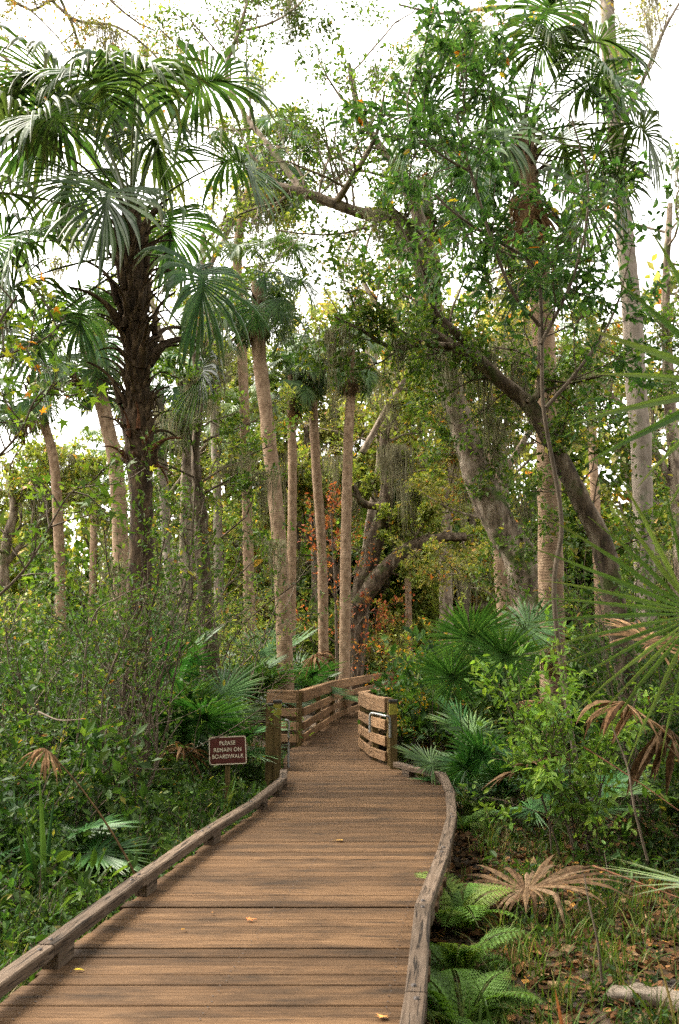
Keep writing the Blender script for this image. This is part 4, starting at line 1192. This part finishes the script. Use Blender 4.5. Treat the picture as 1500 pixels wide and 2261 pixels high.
# near palmetto fans reaching in from the right
def near_fan(label, base_px, Y, hub, hubY, seed, R=1.0, n=22, spread=120, el_roll=0.0):
    rng = np.random.default_rng(seed)
    hubp = at(hub[0], hub[1], hubY)
    b = on_ground(base_px, Y)
    root = thing("palmetto", label, "palmetto", b, 'near palmettos reaching in from the right edge')
    V, F = tube(spline([(0, 0, -.08), (.01, .01, .1), (0, 0, .22)], 8), np.linspace(.08, .05, 8), 9, .12, rng)
    obj("stump", build("stump", [(V, F, None, 0)], M_BOOT, True, False), root)
    top = b + UP * .2
    v = hubp - top
    el = math.degrees(math.asin(v[2] / np.linalg.norm(v)))
    me = frond_mesh(seed, el, R=R, Lp=np.linalg.norm(v), n=n, droop=.10, bend=12, costa=.1, fold=.2, spread=spread, greens='lite', fuse=.3, pr=.012, tipd=.3, wf=.62)
    o = obj("frond", me, root, Vector(top - b))
    ax = Vector((math.cos(R_(el - 3)), 0, math.sin(R_(el - 3))))
    o.rotation_euler = (Matrix.Rotation(math.atan2(v[1], v[0]), 3, 'Z') @ Matrix.Rotation(-R_(3), 3, 'Y') @ Matrix.Rotation(el_roll, 3, ax)).to_euler()
    for k in range(5):
        az = rng.uniform(-.6, .6); e = rng.uniform(30, 75)
        vv = np.array([math.cos(az) * math.cos(R_(e)), math.sin(az) * math.cos(R_(e)), math.sin(R_(e))])
        put_frond(PALMET, root, top, vv, rng, rng.uniform(.9, 1.3))
near_fan('near palmetto whose long thin blades fan in from the right edge', 1760, 4.6, (1530, 1370), 4.4, 91, R=.80, n=34, spread=150, el_roll=1.15)
near_fan('near palmetto with yellow green blades at upper right edge', 1900, 4.4, (1620, 860), 4.2, 92, R=.74, n=18, spread=140, el_roll=1.2)
near_fan('palmetto frond tips low at the right edge over the fallen frond', 1720, 5.6, (1560, 1960), 5.2, 93, R=.55, n=20, spread=130)

# small palmetto blades in front of the sign
def blade_clump(label, px, Y, seed, n, h, w, palette='herb', name="grass_clump", cat="grass clump", group='clumps of strap leaved grass', lean=.35):
    rng = np.random.default_rng(seed)
    base = on_ground(px, Y)
    root = thing(name, label, cat, base, group)
    for k in range(n):
        a = rng.uniform(0, 6.28); hh = h * rng.uniform(.6, 1.1)
        ln = lean * rng.uniform(.2, 1.3)
        S = np.linspace(0, 1, 7)
        P = np.stack([np.cos(a) * ln * hh * S ** 1.8, np.sin(a) * ln * hh * S ** 1.8, hh * (S - .25 * ln * S ** 3)], -1) + [rng.normal(0, .05), rng.normal(0, .05), -.02]
        ww = w * np.array([.7, .95, 1, .95, .75, .45, .05])
        b = rng.uniform(0, 3.14); sd_ = np.array([math.cos(b), math.sin(b), 0])
        fn = np.array([-sd_[1], sd_[0], 0])
        A = P - sd_ * ww[:, None] / 2; B = P + fn * ww[:, None] * .22; D = P + sd_ * ww[:, None] / 2
        q = 7
        F = []
        for j in range(q - 1):
            F += [[j, q + j, q + j + 1, j + 1], [q + j, 2 * q + j, 2 * q + j + 1, q + j + 1]]
        c = pal(rng, palette, 1)
        obj("blade", build("blade", [(np.concatenate([A, B, D]), np.array(F), np.repeat(c, 3 * q, 0), 0)], M_FROND, False), root)
    return root
blade_clump('upright green strap blades partly covering the sign', 490, 12.2, 101, 7, .62, .045, 'bright', lean=.35)
blade_clump('strap leaved plant with tall blades at the bottom right', 1240, 4.7, 102, 7, .62, .03, 'herb', lean=.15)
blade_clump('arching grass blades beside the lower right ferns', 1090, 5.0, 103, 9, .5, .02, 'herb', lean=.6)
blade_clump('blades rising beside the dead palmetto left of the sign', 395, 11.6, 104, 8, .6, .035, 'herb', lean=.4)
blade_clump('tall dark blades deep in the left undergrowth', 120, 7.7, 105, 9, .95, .05, 'deep', lean=.25)
blade_clump('grass clump at the right bottom corner', 1420, 5.3, 106, 10, .5, .016, 'grass', lean=.6)

# ------------------------------------------------------------------ dead fronds
def dead_frond(label, px, py, Y, seed, R=.5, az=0.0, el=-30, roll=0.0, scale=1.0, flat=False, greens='dead', hang=.5, ground=False, spread=140, n=26, fuse=.5):
    rng = np.random.default_rng(seed)
    p = at(px, py, Y)
    grounded = not flat and el >= 0
    Lp = .35
    if grounded:
        el = 58
        Lp = max(.3, (p[2] - float(ground_z(p[0], Y))) / math.sin(R_(el - 3)))
    me = frond_mesh(seed, el if grounded else 0, R=R, Lp=Lp, n=n, droop=.45 if flat else .9, bend=3 if flat else 20, costa=.25, fold=.02 if flat else .25, cup=.10 if flat else -.12, spread=spread, greens=greens, fuse=fuse, pr=.011, hang=0 if flat else hang, mess=.03 if flat else .3, lj=.35, wf=1.2)
    hub = np.array(me.vertices[0].co) * 0
    o = obj("dead_frond", me)
    o.rotation_euler = (0 if grounded else roll, 0 if grounded else -R_(el), az)
    M_ = o.rotation_euler.to_matrix()
    off = M_ @ (Vector((Lp * math.cos(R_(el - 3)), 0, Lp * math.sin(R_(el - 3)))) if grounded else Vector((.35 * .98, 0, -.02)))
    o.location = Vector(p) - off
    tag(o, label, "dead frond", 'brown dead palmetto fronds')
    return o
dead_frond('large fan of a dead brown frond lying flat on the litter', 1195, 1958, 7.6, 111, R=.84, az=R_(172), el=6, flat=True, n=46, spread=168, roll=-.05, greens='fallen', fuse=.5)
dead_frond('dead tan frond beside the sign', 410, 1655, 12.3, 112, R=.42, az=R_(-100), el=5, hang=.3)
dead_frond('dead brown frond with long hanging blades below the glossy shrub', 1400, 1565, 8.2, 113, R=.5, az=R_(190), el=10, hang=.5, roll=-.5, spread=110, n=20)
dead_frond('big orange brown dead fan behind the near palmetto blades', 1445, 1425, 8.4, 114, R=.5, az=R_(100), el=40, flat=True, roll=.2)
dead_frond('folded dead frond hanging by the palm trunk', 1196, 1545, 14.2, 115, R=.55, az=R_(-60), el=-50, hang=1.2)
dead_frond('dull dead frond drooping in the shade at the right edge', 1490, 1620, 8.6, 116, R=.6, az=R_(200), el=0, hang=1.5, greens='dull', spread=100, n=18)
dead_frond('thin dead frond hanging between the palmetto fans', 1200, 1440, 14.2, 117, R=.5, az=R_(220), el=-60, hang=1.5)
dead_frond('dead frond lying in the herbs under the hanging fronds', 1180, 1690, 9.5, 118, R=.45, az=R_(150), el=-8, flat=True, greens='dull')
dead_frond('curled yellow frond tip over the fence beyond the palms', 690, 1450, 21.5, 119, R=.55, az=R_(-30), el=35, hang=.5)
dead_frond('brown curled frond at the left among near undergrowth', 110, 1660, 8.0, 120, R=.28, az=R_(180), el=0, hang=.8)

# ------------------------------------------------------------------ ferns
def fern_frond(seed, L_=.5):
    rng = np.random.default_rng(seed)
    m = 20
    S = np.linspace(0, 1, m)
    P = np.stack([L_ * (S * .8), L_ * .05 * np.sin(S * 3) * rng.uniform(-1, 1), L_ * (.75 * S - .72 * S ** 2.2)], -1)
    parts = []
    V, F = tube(P, np.linspace(.003, .001, m), 3)
    parts.append((V, F, np.tile([.10, .13, .03], (len(V), 1)), 0))
    T = norm(np.gradient(P, axis=0))
    pos, d, size = [], [], []
    c0 = pal(rng, 'bright', 1)[0]
    for i in range(3, m):
        l = L_ * .24 * math.sin(math.pi * min(1, (S[i] * .92 + .12))) ** .8
        for s in (-1, 1):
            side = np.array([0, s, 0]) + T[i] * .35 - UP * .12
            side = norm(side)
            k = 8
            for j in range(1, k + 1):
                f = j / k
                q = P[i] + side * l * f
                ll = l * .30 * (1.05 - f * .8)
                for s2 in (-1, 1):
                    pos.append(q); d.append(side * .55 + T[i] * s2); size.append(ll)
    n = len(pos)
    V, F, C = scatter(LEAF4, np.array(pos), np.array(d), np.tile(UP, (n, 1)) + rng.normal(0, .15, (n, 3)), np.array(size), c0 * rng.uniform(.85, 1.15, (n, 1)), wid=1.1)
    parts.append((V, F, C, 0))
    return build("frond", parts, M_LEAF, False)
FERNS = [fern_frond(i) for i in range(4)]
def fern(label, px, Y, seed, n=8, scale=1.0, az=None):
    rng = np.random.default_rng(seed)
    base = on_ground(px, Y)
    root = thing("fern", label, "fern", base, 'bright green ferns along the boardwalk')
    for k in range(n):
        a = (k * 2.39996 + rng.normal(0, .3)) if az is None else az + rng.uniform(-1.3, 1.3)
        o = obj("frond", FERNS[rng.integers(0, 4)], root, (rng.normal(0, .03), rng.normal(0, .03), 0))
        o.rotation_euler = (rng.normal(0, .2), -rng.uniform(.0, .75), a)
        s = scale * rng.uniform(.8, 1.2); o.scale = (s, s, s)
    return root
fern('bright fern by the right curb opposite the fallen dead frond', 1000, 7.1, 121, n=11, scale=1.3)
fern('lowest fern spreading at the bottom edge by the curb', 1005, 5.6, 122, n=12, scale=1.25)
fern('fern hugging the right curb above the lowest fern', 1000, 6.3, 123, n=9, scale=1.15)
fern('light fern at the bend of the right curb', 1025, 11.2, 124, n=9, scale=1.1)
fern('pale fern beside the right curb behind the bend', 1055, 12.2, 125, n=8, scale=1.0)
fern('pale fern at the foot of the yellow banded post near the sign', 590, 12.7, 126, n=8, scale=.9)
fern('small fern low between sign and curb', 555, 11.6, 127, n=8, scale=.8)

# ------------------------------------------------------------------ log, twigs, deck leaves
def make_log():
    rng = np.random.default_rng(9)
    a, b = atz(1340, 2195, GZ + .06), atz(1640, 2250, GZ + .07)
    P = spline([a, a * .6 + b * .4 + [0, .03, .02], b, b + (b - a) * .8], 24)
    V, F = tube(P - a, np.interp(np.linspace(0, 1, 24), [0, .06, .12, .2, .3, .5, 1], [.018, .05, .042, .06, .05, .062, .07]), 14, .13, rng)
    end = np.arange(14)[None, ::-1]
    o = obj("fallen_log", build("fallen_log", [(V, F, None, 0), (V[:14].copy(), end, None, 0)], M_LOG), None, a)
    tag(o, 'pale bleached fallen log at the bottom right corner', 'log')
make_log()

def stick(label, pxs, r, mat=M_TWIG):
    P = np.array([at(*p) for p in pxs]); a = P[0].copy()
    C = spline(P, 18)
    V, F = tube(C - a, np.linspace(r, r * .4, 18), 6)
    o = obj("bare_stem", build("bare_stem", [(V, F, None, 0)], mat, True, False), None, a)
    tag(o, label, 'stem', 'bare stems and stalks in the undergrowth')
stick('thin dark upright stem in front of the fallen dead frond', [(1330, 2170, 5.3), (1320, 2080, 5.3), (1300, 1990, 5.35), (1290, 1930, 5.4)], .008)
stick('long straight dead stalk slanting above the fallen frond', [(1310, 1912, 7.4), (1400, 1945, 7.0), (1520, 1990, 6.6)], .008, M_REDBOOT)
stick('long slanting stalk under the hanging dead fronds', [(1290, 1650, 9.3), (1400, 1720, 8.7), (1500, 1790, 8.2)], .008, M_REDBOOT)
stick('dark forked stem standing before the right undergrowth', [(1430, 1900, 7.4), (1400, 1780, 7.4), (1385, 1690, 7.5), (1350, 1600, 7.6)], .010)
stick('pale bare stick crossing the near left undergrowth', [(85, 1572, 8.4), (130, 1590, 8.3), (185, 1588, 8.2)], .010, M_LOG)
stick('crooked pale twig in front of the big palm foot', [(170, 1640, 10.5), (200, 1380, 10.4), (260, 1320, 10.4), (330, 1290, 10.4)], .010, M_LOG)
stick('curved hanging root like stalk right of the palmetto fans', [(1225, 1640, 10), (1235, 1700, 9.8), (1240, 1760, 9.6), (1215, 1825, 9.4)], .012, M_BOOT)

def deck_leaf(label, px, py, s, c, rot):
    p = atz(px, py, .006)
    V = LEAFSTAR[0] * s if s > .06 else LEAF6[0] * s
    V = V + [0, 0, .012]
    F = LEAFSTAR[1] if s > .06 else LEAF6[1]
    o = obj("fallen_leaf", build("fallen_leaf", [(V, F, np.tile(c, (len(V), 1)), 0)], M_DRY, False), None, p)
    o.rotation_euler = (.1, .05, rot)
    tag(o, label, 'leaf', 'fallen leaves on the boardwalk')
deck_leaf('yellow leaf farthest up the deck near its middle', 757, 1857, .10, (.6, .34, .06), 2.8)
deck_leaf('orange brown leaf on the middle of the near deck', 545, 2033, .075, (.5, .17, .06), .4)
deck_leaf('small tan leaf left of the orange brown leaf', 400, 2058, .05, (.5, .26, .06), 1.2)
deck_leaf('yellow green leaf lying near the left curb', 162, 2146, .055, (.5, .38, .05), .2)
deck_leaf('orange leaf at the bottom edge of the deck', 848, 2252, .08, (.6, .28, .09), 2.0)
deck_leaf('tiny tan leaf by the orange brown leaf', 470, 2020, .04, (.45, .22, .07), 2.0)
deck_leaf('small brown leaf under the left curb', 142, 2086, .05, (.5, .2, .05), 1.0)

# ------------------------------------------------------------------ ground cover (uncountable)
def off_deck(x, y, m=.08):
    return (x < Ledge(y) - m) | (x > Redge(y) + m)

def litter():
    rng = np.random.default_rng(200)
    n = 26000
    y = 2.0 + rng.random(n) ** 1.5 * 20
    x = rng.uniform(-1, 1, n) * (2.2 + y * .42)
    x = np.concatenate([x, rng.uniform(.4, 5.5, 16000)]); y = np.concatenate([y, rng.uniform(4.2, 13, 16000)])
    k = off_deck(x, y, -.15); x, y = x[k], y[k]; n = len(x)
    pos = np.stack([x, y, ground_z(x, y) + rng.uniform(.004, .035, n)], -1)
    d = rng.normal(0, 1, (n, 3)); d[:, 2] *= .25
    up = UP + rng.normal(0, .35, (n, 3))
    V, F, C = scatter(LEAF4, pos, d, up, rng.uniform(.045, .12, n), pal(rng, 'litter', n), 1.3)
    kind(obj("leaf_litter", build("leaf_litter", [(V, F, C, 0)], M_DRY, False)), 'stuff')
litter()

def grass():
    rng = np.random.default_rng(201)
    nt_ = 4600
    ty = 2.5 + rng.random(nt_) ** 1.4 * 20
    tx = rng.uniform(-1, 1, nt_) * (2.0 + ty * .40)
    k = off_deck(tx, ty, .06); tx, ty = tx[k], ty[k]
    clump = np.sin(tx * 2.1 + 3) * np.sin(ty * 1.7 + 1) + rng.normal(0, .6, len(tx))
    k = clump > -.2; tx, ty = tx[k], ty[k]
    per = 15
    x = np.repeat(tx, per) + rng.normal(0, .05, len(tx) * per); y = np.repeat(ty, per) + rng.normal(0, .05, len(tx) * per)
    n = len(x)
    base = np.stack([x, y, ground_z(x, y) - .01], -1)
    h = rng.uniform(.10, .36, n) * np.repeat(rng.uniform(.6, 1.3, len(tx)), per)
    a = rng.uniform(0, 6.28, n); ln = rng.uniform(.15, .9, n)
    dirn = np.stack([np.cos(a), np.sin(a), np.zeros(n)], -1); side = np.stack([-np.sin(a), np.cos(a), np.zeros(n)], -1)
    w = rng.uniform(.0025, .006, n)
    vs_ = []
    for s, ww in ((0, 1), (.4, .95), (.75, .6)):
        c = base + dirn * (ln * h * s ** 2)[:, None] + UP * (h * (s - .35 * ln * s ** 3))[:, None]
        vs_ += [c - side * (w * ww)[:, None], c + side * (w * ww)[:, None]]
    vs_.append(base + dirn * (ln * h)[:, None] + UP * (h * (1 - .35 * ln))[:, None])
    V = np.stack(vs_, 1).reshape(-1, 3)
    o = (np.arange(n) * 7)[:, None]
    F4 = np.concatenate([o + [0, 1, 3, 2], o + [2, 3, 5, 4]]); F3 = o + [4, 5, 6]
    C = np.repeat(pal(rng, 'grass', n), 7, 0)
    me = build("grass", [(V, F4, C, 0), (V.copy(), F3, C, 0)], M_GRASS, False)
    kind(obj("grass", me), 'stuff')
grass()

def proto_plant(seed, h, w, stems, per, size, palette, tmpl=LEAF6, lv=1, minr=0.0):
    rng = np.random.default_rng(seed)
    tubes, twigs = [], []
    g = GP(lv, (5, 4), ratio=(.55, .5), ang=(45, 45), trop=(.08, .05), wig=.22, t0=.2, step=.15)
    for k in range(stems):
        a = rng.uniform(0, 6.28); sp = rng.uniform(.2, .8) * w
        grow(rng, np.zeros(3), np.array([math.cos(a) * sp, math.sin(a) * sp, h]), h * rng.uniform(.6, 1.1), .004 + h * .004, 0, g, tubes, twigs)
    wp = wood_parts(tubes, np.zeros(3), 0, minr)
    W = (np.concatenate([p[0] for p in wp]), None)
    fo, fl = 0, []
    for p in wp:
        fl.append(p[1] + fo); fo += len(p[0])
    V, F, C, _ = leaves_on(rng, twigs, per, size, tmpl, palette, np.zeros(3), spread=.03)
    return (W[0], np.concatenate(fl)), (V, F, C)

def mass(name, protos, spots, seed):
    """joins many small plants that read as one mass into one object"""
    rng = np.random.default_rng(seed)
    parts = []
    for x, y, s in spots:
        (wv, wf), (lv, lf, lc) = protos[rng.integers(0, len(protos))]
        a = rng.uniform(0, 6.28); c, sn = math.cos(a), math.sin(a)
        M_ = np.array([[c, -sn, 0], [sn, c, 0], [0, 0, rng.uniform(.8, 1.25)]]) * s
        o = np.array([x, y, float(ground_z(x, y)) - .02])
        parts.append((wv @ M_.T + o, wf, None, 1))
        parts.append((lv @ M_.T + o, lf, lc * rng.uniform(.8, 1.2), 0))
    return kind(obj(name, build(name, parts, [M_LEAF, M_TWIG], False)), 'stuff')

HERB = [proto_plant(300 + i, hh, .7, 5, pp, ss, pl, minr=.0048) for i, (hh, pp, ss, pl) in enumerate([(.30, 3.4, .05, 'herb'), (.34, 2.2, .085, 'herb'), (.26, 4.6, .034, 'herb'), (.42, 3.2, .045, 'deep'), (.30, 1.8, .11, 'herb'), (.36, 3.2, .055, 'deep'), (.45, 3.6, .04, 'herb')])]  # dark green herbs, darkened further in place of deeper canopy shade
rng = np.random.default_rng(310)
sp = []
for k in range(1200):
    y = 3.2 + rng.random() ** 1.3 * 15
    if rng.random() < .62:
        d = rng.exponential(1.3) + .12
        x = float(Ledge(y)) - d
        s = np.interp(d, [.1, .6, 2], [.55, .95, 1.5])
    else:
        d = rng.exponential(2.2) + .3
        x = float(Redge(y)) + d
        s = np.interp(d, [.1, 1, 3], [.4, .7, 1.1]) * (.75 if y < 8 else 1.2)
        if y < 9 and rng.random() < .35: continue
    sp.append((x, y, s * rng.uniform(.7, 1.3)))
mass("herb_undergrowth", HERB, sp, 311)

THICK = [proto_plant(320 + i, 1.15, .7, 5, pp, ss, pl, LEAF4, lv=2, minr=.0045) for i, (pp, ss, pl) in enumerate(((8, .065, 'herb'), (5, .10, 'deep'), (10, .05, 'herb'), (7, .075, 'deep'), (4, .09, 'herb')))]  # near thicket: leaf colours darkened too, standing in for canopy shade
sp = []
for k in range(230):
    y = 6.5 + rng.random() ** 1.1 * 16
    left = rng.random() < .6
    if left:
        d = rng.uniform(0, 1) * (2 + y * .25)
        off_ = np.interp(y, [6, 9, 14], [1.5, 1.7, 1.0])
        x = float(Ledge(y)) - off_ - d
        if y > 15.5: x = float(Ledge(y)) - 2.2 - d
        if abs(y - 12) < 1.7 and x > -2.1: continue
        if y < 14.6 and 320 < 750 + x / y * FPX < 620: continue
    else:
        d = rng.uniform(0, 1) * (2 + y * .2)
        off_ = np.interp(y, [6, 9, 12, 15], [2.6, 2.4, 1.6, .6])
        x = float(Redge(y)) + off_ + d
    sp.append((x, y, rng.uniform(.7, 1.35) * np.interp(y, [6, 12, 20], [.8, 1.05, 1.5])))
mass("thicket_undergrowth", THICK, sp, 321)

BACK = [proto_plant(340 + i, 2.6, .8, 6, 10, .155, pl, LEAF4, lv=2, minr=.012) for i, pl in enumerate(('mid', 'light', 'olive', 'light', 'mid'))]
sp = []
for k in range(170):
    y = 22 + rng.random() * 22
    x = rng.uniform(-1, 1) * (3 + y * .40)
    if y < 43 and Ledge(y) - 1.6 < x < Redge(y) + 2.4: continue
    u = 750 + x / y * FPX
    if y < 33 and 540 < u < 980: continue
    sp.append((x, y, rng.uniform(.6, 1.25)))
mass("background_thicket_undergrowth", BACK, sp, 341)

# far woodland that reads as one mass
def far_proto(seed, h, palette, nl=1800, size=.44):
    rng = np.random.default_rng(seed)
    tubes, twigs = [], []
    g = GP(2, (9, 6), ratio=(.42, .5), ang=(60, 50), trop=(.05, .05, .0), wig=.13, t0=.15, step=.8)
    grow(rng, np.zeros(3), np.array([rng.normal(0, .12), 0, 1]), h, .16, 0, g, tubes, twigs)
    grow(rng, np.array([0, 0, h * .2]), np.array([rng.choice([-1, 1]) * .8, rng.normal(0, .4), .8]), h * .6, .1, 0, g, tubes, twigs)
    wp = wood_parts(tubes, np.zeros(3), 0, .03)
    fo, fl = 0, []
    for p in wp:
        fl.append(p[1] + fo); fo += len(p[0])
    V, F, C, _ = leaves_on(rng, twigs, nl / len(twigs), size, LEAF4, palette, np.zeros(3), spread=.28)
    return (np.concatenate([p[0] for p in wp]), np.concatenate(fl)), (V, F, C)
FAR = [far_proto(400 + i, h, p) for i, (h, p) in enumerate([(9, 'light'), (11, 'olive'), (8, 'mid'), (10, 'light'), (12, 'olive'), (9, 'mid')])]
sp = []
for k in range(125):
    y = 40 + rng.random() * 45
    x = rng.uniform(-1, 1) * (6 + y * .45)
    u = 750 + x / y * FPX
    s = rng.uniform(.65, 1.1) * np.interp(u, [60, 200, 420, 700, 900, 1100], [.85, .72, 1.0, 1.2, 1.25, 1.35])
    sp.append((x, y, s))
for k in range(44):  # unseen trees added around the camera to hold back open sky light
    a_ = rng.uniform(R_(58), R_(302)) if k > 14 else rng.uniform(R_(110), R_(250))
    rr = rng.uniform(12, 22)
    sp.append((rr * math.sin(a_), rr * math.cos(a_), rng.uniform(.9, 1.3)))
mass("far_woodland_forest", FAR, sp, 411)

# ------------------------------------------------------------------ haze
def haze():
    V, F = box(-130, 130, -12, 135, -3.0, 34)
    m, n, l = new_mat("haze_air")
    v = n.new('ShaderNodeVolumePrincipled')
    v.inputs['Color'].default_value = (.95, .95, .92, 1); v.inputs['Density'].default_value = .0006; v.inputs['Anisotropy'].default_value = .2
    o = n.new('ShaderNodeOutputMaterial'); l.new(v.outputs[0], o.inputs['Volume'])
    kind(obj("haze", build("haze", [(V, F, None, 0)], m, False, False)), 'stuff')
USE_HAZE = False
if USE_HAZE:
    haze()
